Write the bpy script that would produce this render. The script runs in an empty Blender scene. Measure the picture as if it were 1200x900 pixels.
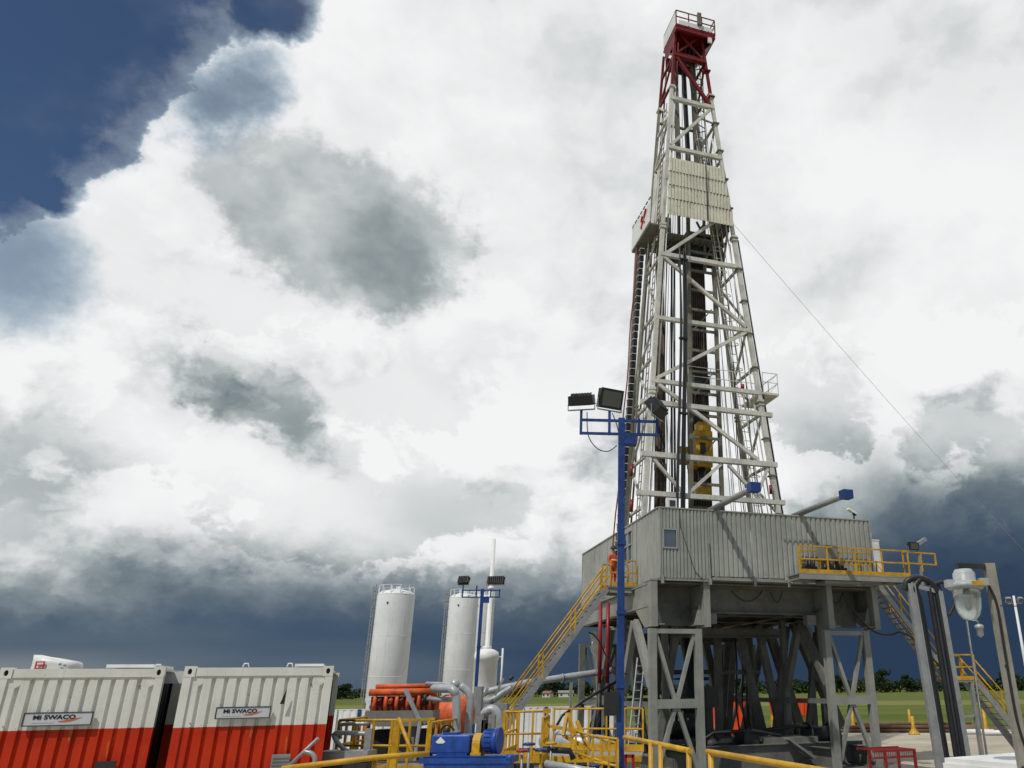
import bpy, bmesh, math, random
from mathutils import Vector, Matrix
rnd = random.Random(7)
S = bpy.context.scene
COL = S.collection
R = math.radians

# ---------------------------------------------------------------- camera
FPX, PPX, PPY, PITCH, ROLL, CAMH = 910.0, 770.0, 450.0, R(21.4), R(0.75), 2.8
_f = Vector((0, math.cos(PITCH), math.sin(PITCH)))
_r = Vector((1, 0, 0)); _u = _r.cross(_f)
CR = math.cos(ROLL)*_r - math.sin(ROLL)*_u
CU = math.sin(ROLL)*_r + math.cos(ROLL)*_u
cam = bpy.data.cameras.new('camera')
cam.sensor_width = 36.0; cam.sensor_fit = 'HORIZONTAL'
cam.lens = FPX/1200*36.0
cam.shift_x = (600-PPX)/1200
cam.shift_y = 0.0
cam.clip_start = 0.1; cam.clip_end = 8000
camo = bpy.data.objects.new('camera', cam); COL.objects.link(camo)
M = Matrix((CR, CU, -_f)).transposed().to_4x4(); M.translation = Vector((0, 0, CAMH))
camo.matrix_world = M
S.camera = camo

# ---------------------------------------------------------------- render settings
S.view_settings.view_transform = 'Standard'; S.view_settings.look = 'None'
S.view_settings.exposure = 0.0; S.view_settings.gamma = 1.0
S.view_settings.use_curve_mapping = False
S.render.engine = 'CYCLES'
S.cycles.max_bounces = 6; S.cycles.diffuse_bounces = 3; S.cycles.glossy_bounces = 3
S.cycles.transmission_bounces = 5; S.cycles.transparent_max_bounces = 8
S.cycles.use_denoising = True

# ---------------------------------------------------------------- node expressions
class N:
    """a scalar or vector socket that can be combined with python operators"""
    def __init__(s, nt, sock): s.nt = nt; s.s = sock
    def _m(s, op, *a, **k):
        n = s.nt.nodes.new('ShaderNodeMath'); n.operation = op
        for i, x in enumerate((s,)+a):
            if isinstance(x, N): s.nt.links.new(x.s, n.inputs[i])
            else: n.inputs[i].default_value = x
        n.use_clamp = k.get('clamp', False)
        return N(s.nt, n.outputs[0])
    def __add__(s, o): return s._m('ADD', o)
    __radd__ = __add__
    def __sub__(s, o): return s._m('SUBTRACT', o)
    def __rsub__(s, o): return (s*-1.0)+o
    def __mul__(s, o): return s._m('MULTIPLY', o)
    __rmul__ = __mul__
    def __truediv__(s, o): return s._m('DIVIDE', o)
    def max(s, o): return s._m('MAXIMUM', o)
    def min(s, o): return s._m('MINIMUM', o)
    def pow(s, o): return s._m('POWER', o)
    def abs(s): return s._m('ABSOLUTE')
    def clamp(s): return s._m('ADD', 0.0, clamp=True)
    def step(s, a, b, t='SMOOTHSTEP', lo=0.0, hi=1.0):
        n = s.nt.nodes.new('ShaderNodeMapRange'); n.interpolation_type = t; n.clamp = True
        s.nt.links.new(s.s, n.inputs['Value'])
        n.inputs['From Min'].default_value = a; n.inputs['From Max'].default_value = b
        n.inputs['To Min'].default_value = lo; n.inputs['To Max'].default_value = hi
        return N(s.nt, n.outputs[0])
def link(nt, v, sock):
    if isinstance(v, N): nt.links.new(v.s, sock)
    else: sock.default_value = v
def comb(nt, x, y, z):
    n = nt.nodes.new('ShaderNodeCombineXYZ')
    for i, v in enumerate((x, y, z)): link(nt, v, n.inputs[i])
    return N(nt, n.outputs[0])
def sep(nt, v):
    n = nt.nodes.new('ShaderNodeSeparateXYZ'); nt.links.new(v.s, n.inputs[0])
    return [N(nt, o) for o in n.outputs]
def noise(nt, vec, scale, detail=4, rough=0.5, dist=0.0, lac=2.0, color=False):
    n = nt.nodes.new('ShaderNodeTexNoise'); n.noise_dimensions = '3D'
    if vec is not None: nt.links.new(vec.s, n.inputs['Vector'])
    n.inputs['Scale'].default_value = scale; n.inputs['Detail'].default_value = detail
    n.inputs['Roughness'].default_value = rough; n.inputs['Distortion'].default_value = dist
    n.inputs['Lacunarity'].default_value = lac
    return N(nt, n.outputs['Color' if color else 'Fac'])
def voro(nt, vec, scale, detail=3, rough=0.5, smooth=0.6):
    n = nt.nodes.new('ShaderNodeTexVoronoi'); n.feature = 'F1'
    nt.links.new(vec.s, n.inputs['Vector'])
    n.inputs['Scale'].default_value = scale; n.inputs['Detail'].default_value = detail
    n.inputs['Roughness'].default_value = rough
    return N(nt, n.outputs['Distance'])
def ramp(nt, fac, stops, interp='LINEAR'):
    n = nt.nodes.new('ShaderNodeValToRGB'); cr = n.color_ramp; cr.interpolation = interp
    while len(cr.elements) < len(stops): cr.elements.new(0.5)
    for e, (p, c) in zip(cr.elements, stops):
        e.position = p; e.color = (*c, 1)
    link(nt, fac, n.inputs[0]); return N(nt, n.outputs[0])
def mix(nt, f, a, b, mode='MIX'):
    n = nt.nodes.new('ShaderNodeMix'); n.data_type = 'RGBA'; n.blend_type = mode; n.clamp_factor = True
    link(nt, f, n.inputs[0])
    for v, i in ((a, 6), (b, 7)):
        if isinstance(v, N): nt.links.new(v.s, n.inputs[i])
        else: n.inputs[i].default_value = (*v, 1)
    return N(nt, n.outputs[2])

# ---------------------------------------------------------------- sun direction
SUNDIR = Vector((0.30, 0.50, -0.82)).normalized()        # the way the light travels
tosun = -SUNDIR
SUN_EL = math.asin(tosun.z); SUN_AZ = math.atan2(tosun.x, tosun.y)
sun = bpy.data.lights.new('sun', 'SUN'); sun.energy = 3.0; sun.angle = R(0.8)
sun.color = (1.0, 0.955, 0.88)
suno = bpy.data.objects.new('sun', sun); COL.objects.link(suno)
suno.rotation_euler = SUNDIR.to_track_quat('-Z', 'Y').to_euler()

# ---------------------------------------------------------------- world: clear sky with storm clouds over it
W = bpy.data.worlds.new('World'); S.world = W; W.use_nodes = True
W.cycles.sampling_method = 'MANUAL'; W.cycles.sample_map_resolution = 512
def build_world():
    nt = W.node_tree; nt.nodes.clear()
    tc = nt.nodes.new('ShaderNodeTexCoord')
    nrm = nt.nodes.new('ShaderNodeVectorMath'); nrm.operation = 'NORMALIZE'
    nt.links.new(tc.outputs['Generated'], nrm.inputs[0])
    d = N(nt, nrm.outputs[0])
    x, y, z = sep(nt, d)
    az = x._m('ARCTAN2', y); el = z._m('ARCSINE')
    # the cloud field is flattened near the horizon, where clouds are seen edge on
    fl = (z.max(0.0)+0.22).pow(0.8)*1.45
    cv = comb(nt, x*1.0, y*1.0, fl)
    wn = sep(nt, noise(nt, cv, 3.2, 5, 0.58, 0.0, color=True))
    wf = sep(nt, noise(nt, cv, 11.0, 5, 0.66, 0.0, color=True))
    waz = az + (wn[0]-0.5)*0.13 + (wf[0]-0.5)*0.085
    wel = el + (wn[1]-0.5)*0.11 + (wf[1]-0.5)*0.075
    def dist(b, wa=waz, we=wel):
        ca, ce, m0, m1, m2, m3 = b
        da, de = wa-ca, we-ce
        p, q = da*m0+de*m1, da*m2+de*m3
        return (p*p+q*q)._m('SQRT')
    rag = (wf[2]-0.5)*0.9+(wn[2]-0.5)*0.5
    def blob(b, soft=0.5, ragged=0.0):
        q = dist(b)
        if ragged: q = q + rag*ragged
        return q.step(1.0+soft*0.5, 1.0-soft)
    B = BLOBS
    # billows, lit from above left
    cvw = comb(nt, x+(wf[0]-0.5)*0.05+(wn[2]-0.5)*0.08, y+(wf[2]-0.5)*0.05, fl+(wf[1]-0.5)*0.05+(wn[0]-0.5)*0.08)
    cvs = comb(nt, x+(wf[0]-0.5)*0.05+(wn[2]-0.5)*0.08-0.020, y+(wf[2]-0.5)*0.05, fl+(wf[1]-0.5)*0.05+(wn[0]-0.5)*0.08+0.050)
    dens = noise(nt, cvw, 4.6, 6, 0.60); densu = noise(nt, cvs, 4.6, 4, 0.56)
    rel = densu-dens
    low = noise(nt, cv, 2.3, 3, 0.5)
    # storm base: a dark shelf whose edge climbs to the right
    eb = az.step(-0.75, 0.10, 'LINEAR', 0.065, 0.100) + az.step(0.0, 0.32, 'SMOOTHSTEP', 0.0, 0.075)
    hz = wel - eb
    storm = hz.step(0.11, -0.04)
    front = y.step(-0.2, 0.25)
    calm = 1.0-storm*0.8
    edge = dens.step(0.465, 0.525)
    grey = el.step(0.50, 0.16, 'SMOOTHSTEP', 0.08, 0.27) + (low-0.5)*0.22
    puff = el.step(0.34, 0.12, 'SMOOTHSTEP', 0.03, 0.14) + rel*2.6
    lowc = grey + (puff-grey)*edge
    high = (low-0.36)*0.60 + (dens-0.5)*0.35 + rel*1.0
    dk = high + (lowc-high)*(el+(wn[2]-0.5)*0.25).step(0.52, 0.34)
    dk = dk.max(0.0)*calm + storm*0.92*front
    for nme, s, w in BLOB_D: dk = dk + blob(B[nme], s, 1.3 if nme in ('g1a', 'g2') else 0.7)*w
    dk = dk + (1.0-front)*0.30 + el.step(0.95, 1.25)*0.25
    cloud = ramp(nt, dk, CLOUD_STOPS)
    # towards the horizon the rain-dark air turns slate blue, deeper to the right
    rain = mix(nt, az.step(-0.65, 0.25), (0.052, 0.092, 0.152), (0.022, 0.044, 0.088))
    strk = noise(nt, comb(nt, x, y, z*7.0), 3.0, 2, 0.5)
    rain = mix(nt, strk.step(0.35, 0.75)*az.step(0.3, -0.6)*0.55, rain, (0.14, 0.175, 0.20))
    rf = (wel-eb*0.45-0.058).step(0.075, -0.055)*front
    cloud = mix(nt, rf*0.96, cloud, rain)
    glow = (el.step(0.05, 0.022)*az.step(-0.45, -0.72)*0.5)
    cloud = mix(nt, glow, cloud, (0.36, 0.38, 0.37))
    # clear sky
    sky = nt.nodes.new('ShaderNodeTexSky'); sky.sky_type = 'NISHITA'; sky.sun_disc = False
    sky.sun_elevation = SUN_EL; sky.sun_rotation = SUN_AZ
    sky.altitude = 0; sky.air_density = 1.0; sky.dust_density = 0.3; sky.ozone_density = 3.0
    bg1 = nt.nodes.new('ShaderNodeBackground'); bg1.inputs['Strength'].default_value = SKY_STR
    nt.links.new(mix(nt, 1.0, N(nt, sky.outputs[0]), (0.90, 1.02, 1.14), 'MULTIPLY').s, bg1.inputs['Color'])
    bg2 = nt.nodes.new('ShaderNodeBackground'); bg2.inputs['Strength'].default_value = 1.0
    clear = blob(B['clear_main'], 0.07, 0.85)*0.55 + blob(B['clear_main'], 0.42, 1.1)*0.45
    for nme, s in (('clear_top', 0.45), ('clear_left', 0.6)): clear = clear.max(blob(B[nme], s, 1.1))
    clear = clear.max(blob(B['thin_left'], 0.9, 0.8)*0.60).max(blob(B['thin_top'], 0.8, 1.6)*0.75)
    wisp = wn[2].step(0.50, 0.85)
    veil = blob(B['veil'], 0.9, 1.3)*(wn[0]+(wf[1]-0.5)*0.35).step(0.40, 0.60)
    clear = clear*(1.0-wisp*0.20)*(1.0-veil*0.55)
    back = y.step(-0.05, -0.45)*(low+(wn[2]-0.5)*0.5).step(0.62, 0.46)
    clear = clear.max(back)
    # thin veils of cloud over the blue pass more of the sky's own colour
    cloud = mix(nt, (clear*(1.0-clear)*3.2).clamp()*y.step(0.0, 0.2), cloud, (0.40, 0.53, 0.62))
    nt.links.new(cloud.s, bg2.inputs['Color'])
    ms = nt.nodes.new('ShaderNodeMixShader')
    link(nt, clear.clamp(), ms.inputs[0])
    nt.links.new(bg2.outputs[0], ms.inputs[1]); nt.links.new(bg1.outputs[0], ms.inputs[2])
    out = nt.nodes.new('ShaderNodeOutputWorld'); nt.links.new(ms.outputs[0], out.inputs[0])
SKY_STR = 0.05
CLOUD_STOPS = [(0.0, (0.90, 0.905, 0.91)), (0.16, (0.80, 0.81, 0.815)), (0.32, (0.60, 0.63, 0.635)), (0.52, (0.33, 0.375, 0.385)),
               (0.75, (0.145, 0.185, 0.215)), (1.0, (0.060, 0.093, 0.140))]
BLOBS = {
    "g2b": (-0.5655, 0.3311, 14.206, -3.701, -12.003, -32.083),
    "veil": (-0.6140, 0.6295, 6.639, 5.929, 12.596, -16.109),
    "w6": (-0.4565, 0.1948, 6.922, 1.067, 1.508, -23.152),
    "w7": (-0.6502, 0.2827, 20.843, 4.617, 3.989, -22.048),
    "clear_main": (-0.7793, 0.6153, 8.343, -5.174, -1.127, -1.542),
    "clear_top": (-0.5779, 0.7494, 11.529, 6.334, 11.098, -23.925),
    "clear_left": (-0.7757, 0.4765, 24.179, 7.022, 12.343, -32.443),
    "thin_left": (-0.7665, 0.3919, 16.393, 4.460, 5.217, -16.315),
    "thin_top": (-0.6081, 0.6452, 7.065, 8.025, 15.709, -16.291),
    "g1a": (-0.4350, 0.5350, 5.1, -1.20, -1.95, -9.6),
    "g1core": (-0.3892, 0.5180, 8.551, -4.532, -7.400, -15.846),
    "g2": (-0.5041, 0.3168, 7.675, -3.793, -11.478, -18.428),
    "g2core": (-0.4549, 0.2736, 12.747, -4.654, -13.903, -29.897),
    "g3": (-0.6776, 0.2070, 11.104, 0.913, -1.294, -17.290),
    "g4": (-0.5398, 0.1736, 19.651, 2.050, -0.571, -39.493),
    "g5": (-0.3003, 0.3831, 9.871, -5.666, -13.300, -23.530),
    "g6": (-0.1417, 0.3936, 9.401, 0.385, 0.356, -18.361),
    "g7": (-0.2736, 0.2163, 10.463, 0.928, 0.988, -27.734),
    "r1": (0.3037, 0.2383, 5.081, -1.538, -4.490, -15.420),
    "r2": (0.4173, 0.3184, 9.561, -1.600, -2.622, -16.255),
    "r3": (0.2182, 0.3412, 12.637, -3.477, -2.202, -8.163),
    "w1": (-0.5443, 0.2434, 9.994, -1.345, -7.249, -26.833),
    "w2": (0.3858, 0.3748, 8.743, -3.000, -7.245, -20.219),
    "w3": (0.1449, 0.2650, 11.408, -0.773, -1.413, -23.299),
    "w4": (-0.2357, 0.2706, 5.619, 0.419, 0.409, -15.838),
    "w5": (-0.6894, 0.3198, 14.035, 3.324, 5.396, -24.745),
    "rt": (0.4656, 0.7180, 3.708, -0.868, -2.914, -8.532),
}
BLOB_D = [('g1a', 0.24, 0.28), ('g1core', 0.95, 0.22), ('g2', 0.26, 0.24), ('g2core', 0.8, 0.15), ('g2b', 0.4, 0.20), ('w6', 0.9, -0.14), ('w7', 0.9, -0.10), ('g3', 0.8, 0.18), ('g4', 0.7, 0.10),
          ('g5', 0.8, 0.06), ('g6', 0.9, 0.06), ('g7', 0.7, 0.10), ('r1', 0.9, 0.30), ('r2', 0.9, 0.14), ('r3', 0.9, 0.06), ('rt', 0.9, 0.17),
          ('w1', 0.8, -0.22), ('w2', 0.7, -0.20), ('w3', 0.8, -0.14), ('w4', 0.8, -0.08), ('w5', 0.8, -0.10)]
build_world()
# ---------------------------------------------------------------- materials
def new_mat(name):
    m = bpy.data.materials.new(name); m.use_nodes = True; nt = m.node_tree
    b = nt.nodes['Principled BSDF']; return m, nt, b
def ocoord(nt, k='Object'):
    t = nt.nodes.new('ShaderNodeTexCoord'); return N(nt, t.outputs[k])
def bump(nt, b, h, strength=0.3, dist=0.02):
    n = nt.nodes.new('ShaderNodeBump'); n.inputs['Strength'].default_value = strength
    n.inputs['Distance'].default_value = dist; nt.links.new(h.s, n.inputs['Height'])
    nt.links.new(n.outputs[0], b.inputs['Normal'])
def paint(name, rgb, rough=0.5, wear=0.25, rust=0.0, scale=1.5, metal=0.0, rustc=(0.16, 0.06, 0.025), streak=0.0, spec=0.4):
    m, nt, b = new_mat(name); co = ocoord(nt)
    n1 = noise(nt, co, scale, 5, 0.6, 0.4); n2 = noise(nt, co, scale*7, 4, 0.6)
    dark = tuple(c*(1-wear) for c in rgb); lite = tuple(min(1, c*(1+wear*0.35)) for c in rgb)
    c = mix(nt, (n1*0.7+n2*0.3).step(0.30, 0.68), dark, lite)
    if streak:
        x, y, z = sep(nt, co)
        st = noise(nt, comb(nt, x*7.0, y*7.0, z*0.55), 1.0, 4, 0.6).step(0.52, 0.80)
        c = mix(nt, st*streak, c, tuple(q*0.45+0.012 for q in rgb))
    if rust:
        x, y, z = sep(nt, co)
        rn = noise(nt, comb(nt, x*1.6, y*1.6, z*0.8), scale*2.2, 6, 0.68)
        t = 0.74-rust*0.28
        c = mix(nt, rn.step(t, t+0.09)*0.85, c, rustc)
    nt.links.new(c.s, b.inputs['Base Color'])
    r = n2.step(0.3, 0.7, lo=rough-0.08, hi=min(1, rough+0.12)); nt.links.new(r.s, b.inputs['Roughness'])
    b.inputs['Metallic'].default_value = metal; b.inputs['Specular IOR Level'].default_value = spec
    bump(nt, b, n2, 0.15, 0.01)
    return m
MT = {}
def mk():
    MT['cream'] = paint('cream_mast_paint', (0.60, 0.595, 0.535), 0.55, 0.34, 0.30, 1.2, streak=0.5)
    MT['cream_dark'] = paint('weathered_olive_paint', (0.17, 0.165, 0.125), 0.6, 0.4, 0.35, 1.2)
    MT['sheet'] = paint('cream_sheet', (0.64, 0.62, 0.51), 0.55, 0.18, 0.40, 0.9, streak=0.5, rustc=(0.27, 0.12, 0.04))
    MT['cladding'] = paint('grey_cladding', (0.305, 0.318, 0.290), 0.5, 0.26, 0.22, 0.5, streak=0.55, rustc=(0.14, 0.10, 0.07))
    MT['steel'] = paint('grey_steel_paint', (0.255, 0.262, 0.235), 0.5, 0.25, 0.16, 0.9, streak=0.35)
    MT['under'] = paint('dirty_shaded_steel', (0.145, 0.148, 0.130), 0.6, 0.45, 0.3, 0.9, streak=0.3)  # worn rusty steel, base darkened to stand in for shade under the floor
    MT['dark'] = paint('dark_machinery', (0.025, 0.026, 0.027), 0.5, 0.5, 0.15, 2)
    MT['black'] = paint('black_rubber', (0.017, 0.018, 0.02), 0.45, 0.3, 0, 3)
    MT['hose'] = paint('grey_black_hose', (0.045, 0.048, 0.055), 0.4, 0.4, 0, 3)
    MT['pipe'] = paint('drill_pipe_steel', (0.085, 0.062, 0.045), 0.5, 0.5, 0.5, 3, metal=0.2)
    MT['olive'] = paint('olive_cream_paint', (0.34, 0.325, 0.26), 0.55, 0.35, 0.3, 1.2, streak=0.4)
    MT['red'] = paint('red_mast_paint', (0.17, 0.010, 0.012), 0.45, 0.35, 0.1, 1.5)
    MT['redrail'] = paint('red_paint', (0.24, 0.012, 0.014), 0.45, 0.3, 0.1, 2)
    MT['yellow'] = paint('safety_yellow', (0.54, 0.30, 0.012), 0.5, 0.42, 0.36, 3, rustc=(0.13, 0.075, 0.03))
    MT['blue'] = paint('blue_paint', (0.010, 0.044, 0.19), 0.42, 0.40, 0.26, 1.6, rustc=(0.06, 0.045, 0.04))
    MT['blue2'] = paint('glossy_blue_pump_paint', (0.008, 0.058, 0.30), 0.38, 0.45, 0.26, 5, rustc=(0.05, 0.045, 0.04), spec=0.5)
    MT['orange'] = paint('orange_paint', (0.64, 0.115, 0.03), 0.5, 0.40, 0.28, 5, rustc=(0.12, 0.05, 0.03))
    MT['dullorange'] = paint('dull_orange_paint', (0.26, 0.04, 0.02), 0.6, 0.5, 0.3, 5)
    MT['dump'] = paint('orange_red_skip', (0.75, 0.085, 0.012), 0.45, 0.2, 0.03, 1)
    MT['white'] = paint('white_paint', (0.70, 0.71, 0.70), 0.45, 0.14, 0.05, 0.8, streak=0.25)
    MT['silo'] = paint('silo_paint', (0.67, 0.69, 0.695), 0.42, 0.12, 0.10, 0.35, streak=0.35, rustc=(0.33, 0.30, 0.26))
    MT['lampw'] = paint('lamp_enamel', (0.36, 0.39, 0.40), 0.4, 0.25, 0.05, 4)
    MT['silver'] = paint('silver_pipe', (0.38, 0.40, 0.42), 0.4, 0.3, 0.12, 2, metal=0.2)
    MT['galv'] = paint('galvanised', (0.30, 0.31, 0.31), 0.45, 0.25, 0.05, 2, metal=0.4)
    MT['grey'] = paint('grey_hood', (0.20, 0.20, 0.18), 0.5, 0.2, 0.05, 2)
    MT['wood'] = paint('weathered_post', (0.28, 0.265, 0.225), 0.8, 0.3, 0.2, 2, streak=0.6)
    MT['brown'] = paint('rusty_brown', (0.14, 0.08, 0.05), 0.8, 0.5, 0.5, 1)
    MT['skin'] = paint('skin', (0.35, 0.2, 0.14), 0.6, 0.1)
    MT['coverall'] = paint('orange_red_coverall', (0.50, 0.07, 0.03), 0.8, 0.2, 0, 4)
    MT['reflect'] = paint('pale_stripe', (0.6, 0.6, 0.55), 0.5, 0.1)
    MT['inkblack'] = paint('sign_black', (0.012, 0.012, 0.015), 0.5, 0.1)
    MT['inkred'] = paint('sign_red', (0.50, 0.03, 0.02), 0.5, 0.1)
    MT['signface'] = paint('sign_face', (0.52, 0.54, 0.56), 0.35, 0.06)
    MT['swoosh'] = paint('sign_orange', (0.55, 0.10, 0.025), 0.5, 0.1)
    MT['housewhite'] = paint('house_wall', (0.6, 0.58, 0.55), 0.8, 0.1)
    MT['houseroof'] = paint('house_roof', (0.25, 0.10, 0.06), 0.8, 0.2)
    MT['mat'] = paint('bounce_cut_dark', (0.10, 0.092, 0.078), 0.7, 0.5, 0.3, 0.4)  # for the added sheet below the rig, dark to cut bounced light
    MT['bark'] = paint('bark', (0.07, 0.05, 0.035), 0.9, 0.3)
    # glass
    m, nt, b = new_mat('lamp_glass'); b.inputs['Base Color'].default_value = (0.62, 0.68, 0.66, 1)
    b.inputs['Roughness'].default_value = 0.28; b.inputs['Transmission Weight'].default_value = 0.8; b.inputs['IOR'].default_value = 1.3
    MT['glass'] = m
    m, nt, b = new_mat('window_glass'); b.inputs['Base Color'].default_value = (0.10, 0.13, 0.16, 1)
    b.inputs['Roughness'].default_value = 0.04; b.inputs['Specular IOR Level'].default_value = 1.0; b.inputs['Metallic'].default_value = 0.55
    MT['pane'] = m
    m, nt, b = new_mat('flood_glass'); b.inputs['Base Color'].default_value = (0.09, 0.10, 0.09, 1)
    b.inputs['Roughness'].default_value = 0.15; MT['floodglass'] = m
    # container paint: white above, red below, split on height in the box's own space
    def container(name, split):
        m, nt, b = new_mat(name); co = ocoord(nt); x, y, z = sep(nt, co)
        n1 = noise(nt, co, 1.4, 5, 0.6); n2 = noise(nt, co, 14, 4, 0.65)
        st = noise(nt, comb(nt, x*9.0, y*9.0, z*0.6), 1.0, 5, 0.65)
        wh = mix(nt, n1.step(0.3, 0.7), (0.60, 0.60, 0.54), (0.71, 0.71, 0.66))
        wh = mix(nt, st.step(0.55, 0.8)*0.45, wh, (0.28, 0.26, 0.20))
        rd = mix(nt, n1.step(0.3, 0.7), (0.40, 0.020, 0.004), (0.52, 0.034, 0.006))
        rd = mix(nt, st.step(0.55, 0.8)*0.6, rd, (0.20, 0.03, 0.012))
        sp = noise(nt, comb(nt, x*9.0, y*9.0, z*1.2+7.0), 1.0, 4, 0.65)
        rd = mix(nt, sp.step(0.61, 0.70)*0.7, rd, (0.45, 0.22, 0.03))
        c = mix(nt, (z+(n2-0.5)*0.014+(n1-0.5)*0.01).step(split-0.004, split+0.004), rd, wh)
        c = mix(nt, noise(nt, co, 5.5, 6, 0.74).step(0.63, 0.68)*0.85, c, (0.10, 0.05, 0.025))
        nt.links.new(c.s, b.inputs['Base Color']); b.inputs['Roughness'].default_value = 0.55; b.inputs['Specular IOR Level'].default_value = 0.2
        bump(nt, b, n2, 0.2, 0.01); return m
    MT['container'] = container('container_paint', CONT_SPLIT)
    # leaves
    m, nt, b = new_mat('leaves'); oi = nt.nodes.new('ShaderNodeObjectInfo'); g = nt.nodes.new('ShaderNodeNewGeometry')
    rr = N(nt, g.outputs['Random Per Island'])
    c = ramp(nt, rr, [(0.0, (0.012, 0.023, 0.009)), (0.5, (0.020, 0.036, 0.014)), (1.0, (0.036, 0.055, 0.018))])
    nt.links.new(c.s, b.inputs['Base Color']); b.inputs['Roughness'].default_value = 0.8; b.inputs['Specular IOR Level'].default_value = 0.1
    MT['leaf'] = m
    # ground
    m, nt, b = new_mat('grass_field'); co = ocoord(nt); x, y, z = sep(nt, co)
    ys = y - x*(-0.25)
    n1 = noise(nt, co, 0.05, 6, 0.6); n2 = noise(nt, co, 1.6, 5, 0.7)
    strip = noise(nt, comb(nt, x*0.05, ys*1.0, 0.0), 0.055, 4, 0.55)
    c = mix(nt, strip.step(0.35, 0.65), (0.062, 0.092, 0.014), (0.120, 0.138, 0.032))
    c = mix(nt, n1.step(0.35, 0.7)*0.55, c, (0.080, 0.112, 0.020))
    dry = (ys.step(150, 163)*ys.step(216, 193))*n1.step(0.2, 0.5)
    c = mix(nt, dry*0.7, c, (0.19, 0.185, 0.062))
    c = mix(nt, n2.step(0.45, 0.8)*0.25, c, (0.12, 0.12, 0.05))
    nt.links.new(c.s, b.inputs['Base Color']); b.inputs['Roughness'].default_value = 0.95; b.inputs['Specular IOR Level'].default_value = 0.1
    bump(nt, b, n2, 0.8, 0.3); MT['field'] = m
    m, nt, b = new_mat('gravel_pad'); co = ocoord(nt)
    n1 = noise(nt, co, 0.18, 6, 0.62); n2 = noise(nt, co, 9, 5, 0.75); n3 = noise(nt, co, 0.9, 5, 0.6)
    c = mix(nt, n1.step(0.3, 0.7), (0.30, 0.265, 0.20), (0.44, 0.405, 0.325))
    c = mix(nt, n3.step(0.52, 0.72)*0.45, c, (0.20, 0.17, 0.125))
    xx, yy, zz = sep(nt, co); tr = noise(nt, comb(nt, xx*0.12+yy*0.5, yy*1.6-xx*0.35, 0.0), 1.0, 4, 0.6)
    c = mix(nt, tr.step(0.55, 0.66)*0.5, c, (0.17, 0.145, 0.11)); c = mix(nt, n2.step(0.5, 0.8)*0.3, c, (0.15, 0.13, 0.10))
    nt.links.new(c.s, b.inputs['Base Color']); b.inputs['Roughness'].default_value = 0.9
    bump(nt, b, n2, 0.6, 0.05); MT['pad'] = m
    m, nt, b = new_mat('bare_soil'); co = ocoord(nt)
    n1 = noise(nt, co, 0.4, 6, 0.65); c = mix(nt, n1.step(0.3, 0.7), (0.085, 0.050, 0.028), (0.20, 0.125, 0.07))
    nt.links.new(c.s, b.inputs['Base Color']); b.inputs['Roughness'].default_value = 0.95; bump(nt, b, n1, 0.8, 0.2); MT['soil'] = m

# ---------------------------------------------------------------- frames and mesh building
WORLD = Matrix.Identity(4)
YAW = R(19.7)
RIG = Matrix.Translation((0, 33, 0)) @ Matrix.Rotation(YAW, 4, 'Z')      # a: along the front, b: into the picture, z: up
WM = {}
def at(px, py, Y):
    d = (px-PPX)/FPX*CR - (py-PPY)/FPX*CU + _f
    return Vector((0, 0, CAMH)) + d*(Y/d.y)
def tagit(o, label=None, cat=None, group=None, kind=None):
    if label: o['label'] = label
    if cat: o['category'] = cat
    if group: o['group'] = group
    if kind: o['kind'] = kind
    return o
def thing(name, label, cat, loc=(0, 0, 0), frame=WORLD, group=None, rz=0.0):
    o = bpy.data.objects.new(name, None); COL.objects.link(o); o.empty_display_size = 0.2
    m = frame @ Matrix.Translation(loc) @ Matrix.Rotation(rz, 4, 'Z')
    o.matrix_world = m; WM[o.name] = m
    return tagit(o, label, cat, group)
def frame_at(p, rz): return Matrix.Translation(p) @ Matrix.Rotation(rz, 4, 'Z')
def copy_thing(o, m, label=None):
    """a copy of a thing, its parts and their sub-parts"""
    def rec(src, par):
        c = src.copy(); COL.objects.link(c)
        if par is not None: c.parent = par
        for ch in list(src.children): rec(ch, c)
        return c
    r = rec(o, None); r.matrix_world = m; WM[r.name] = m
    if label: r['label'] = label
    return r
GZ = -0.45      # level of the ground; things below are authored from 0 and reach down to it
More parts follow.
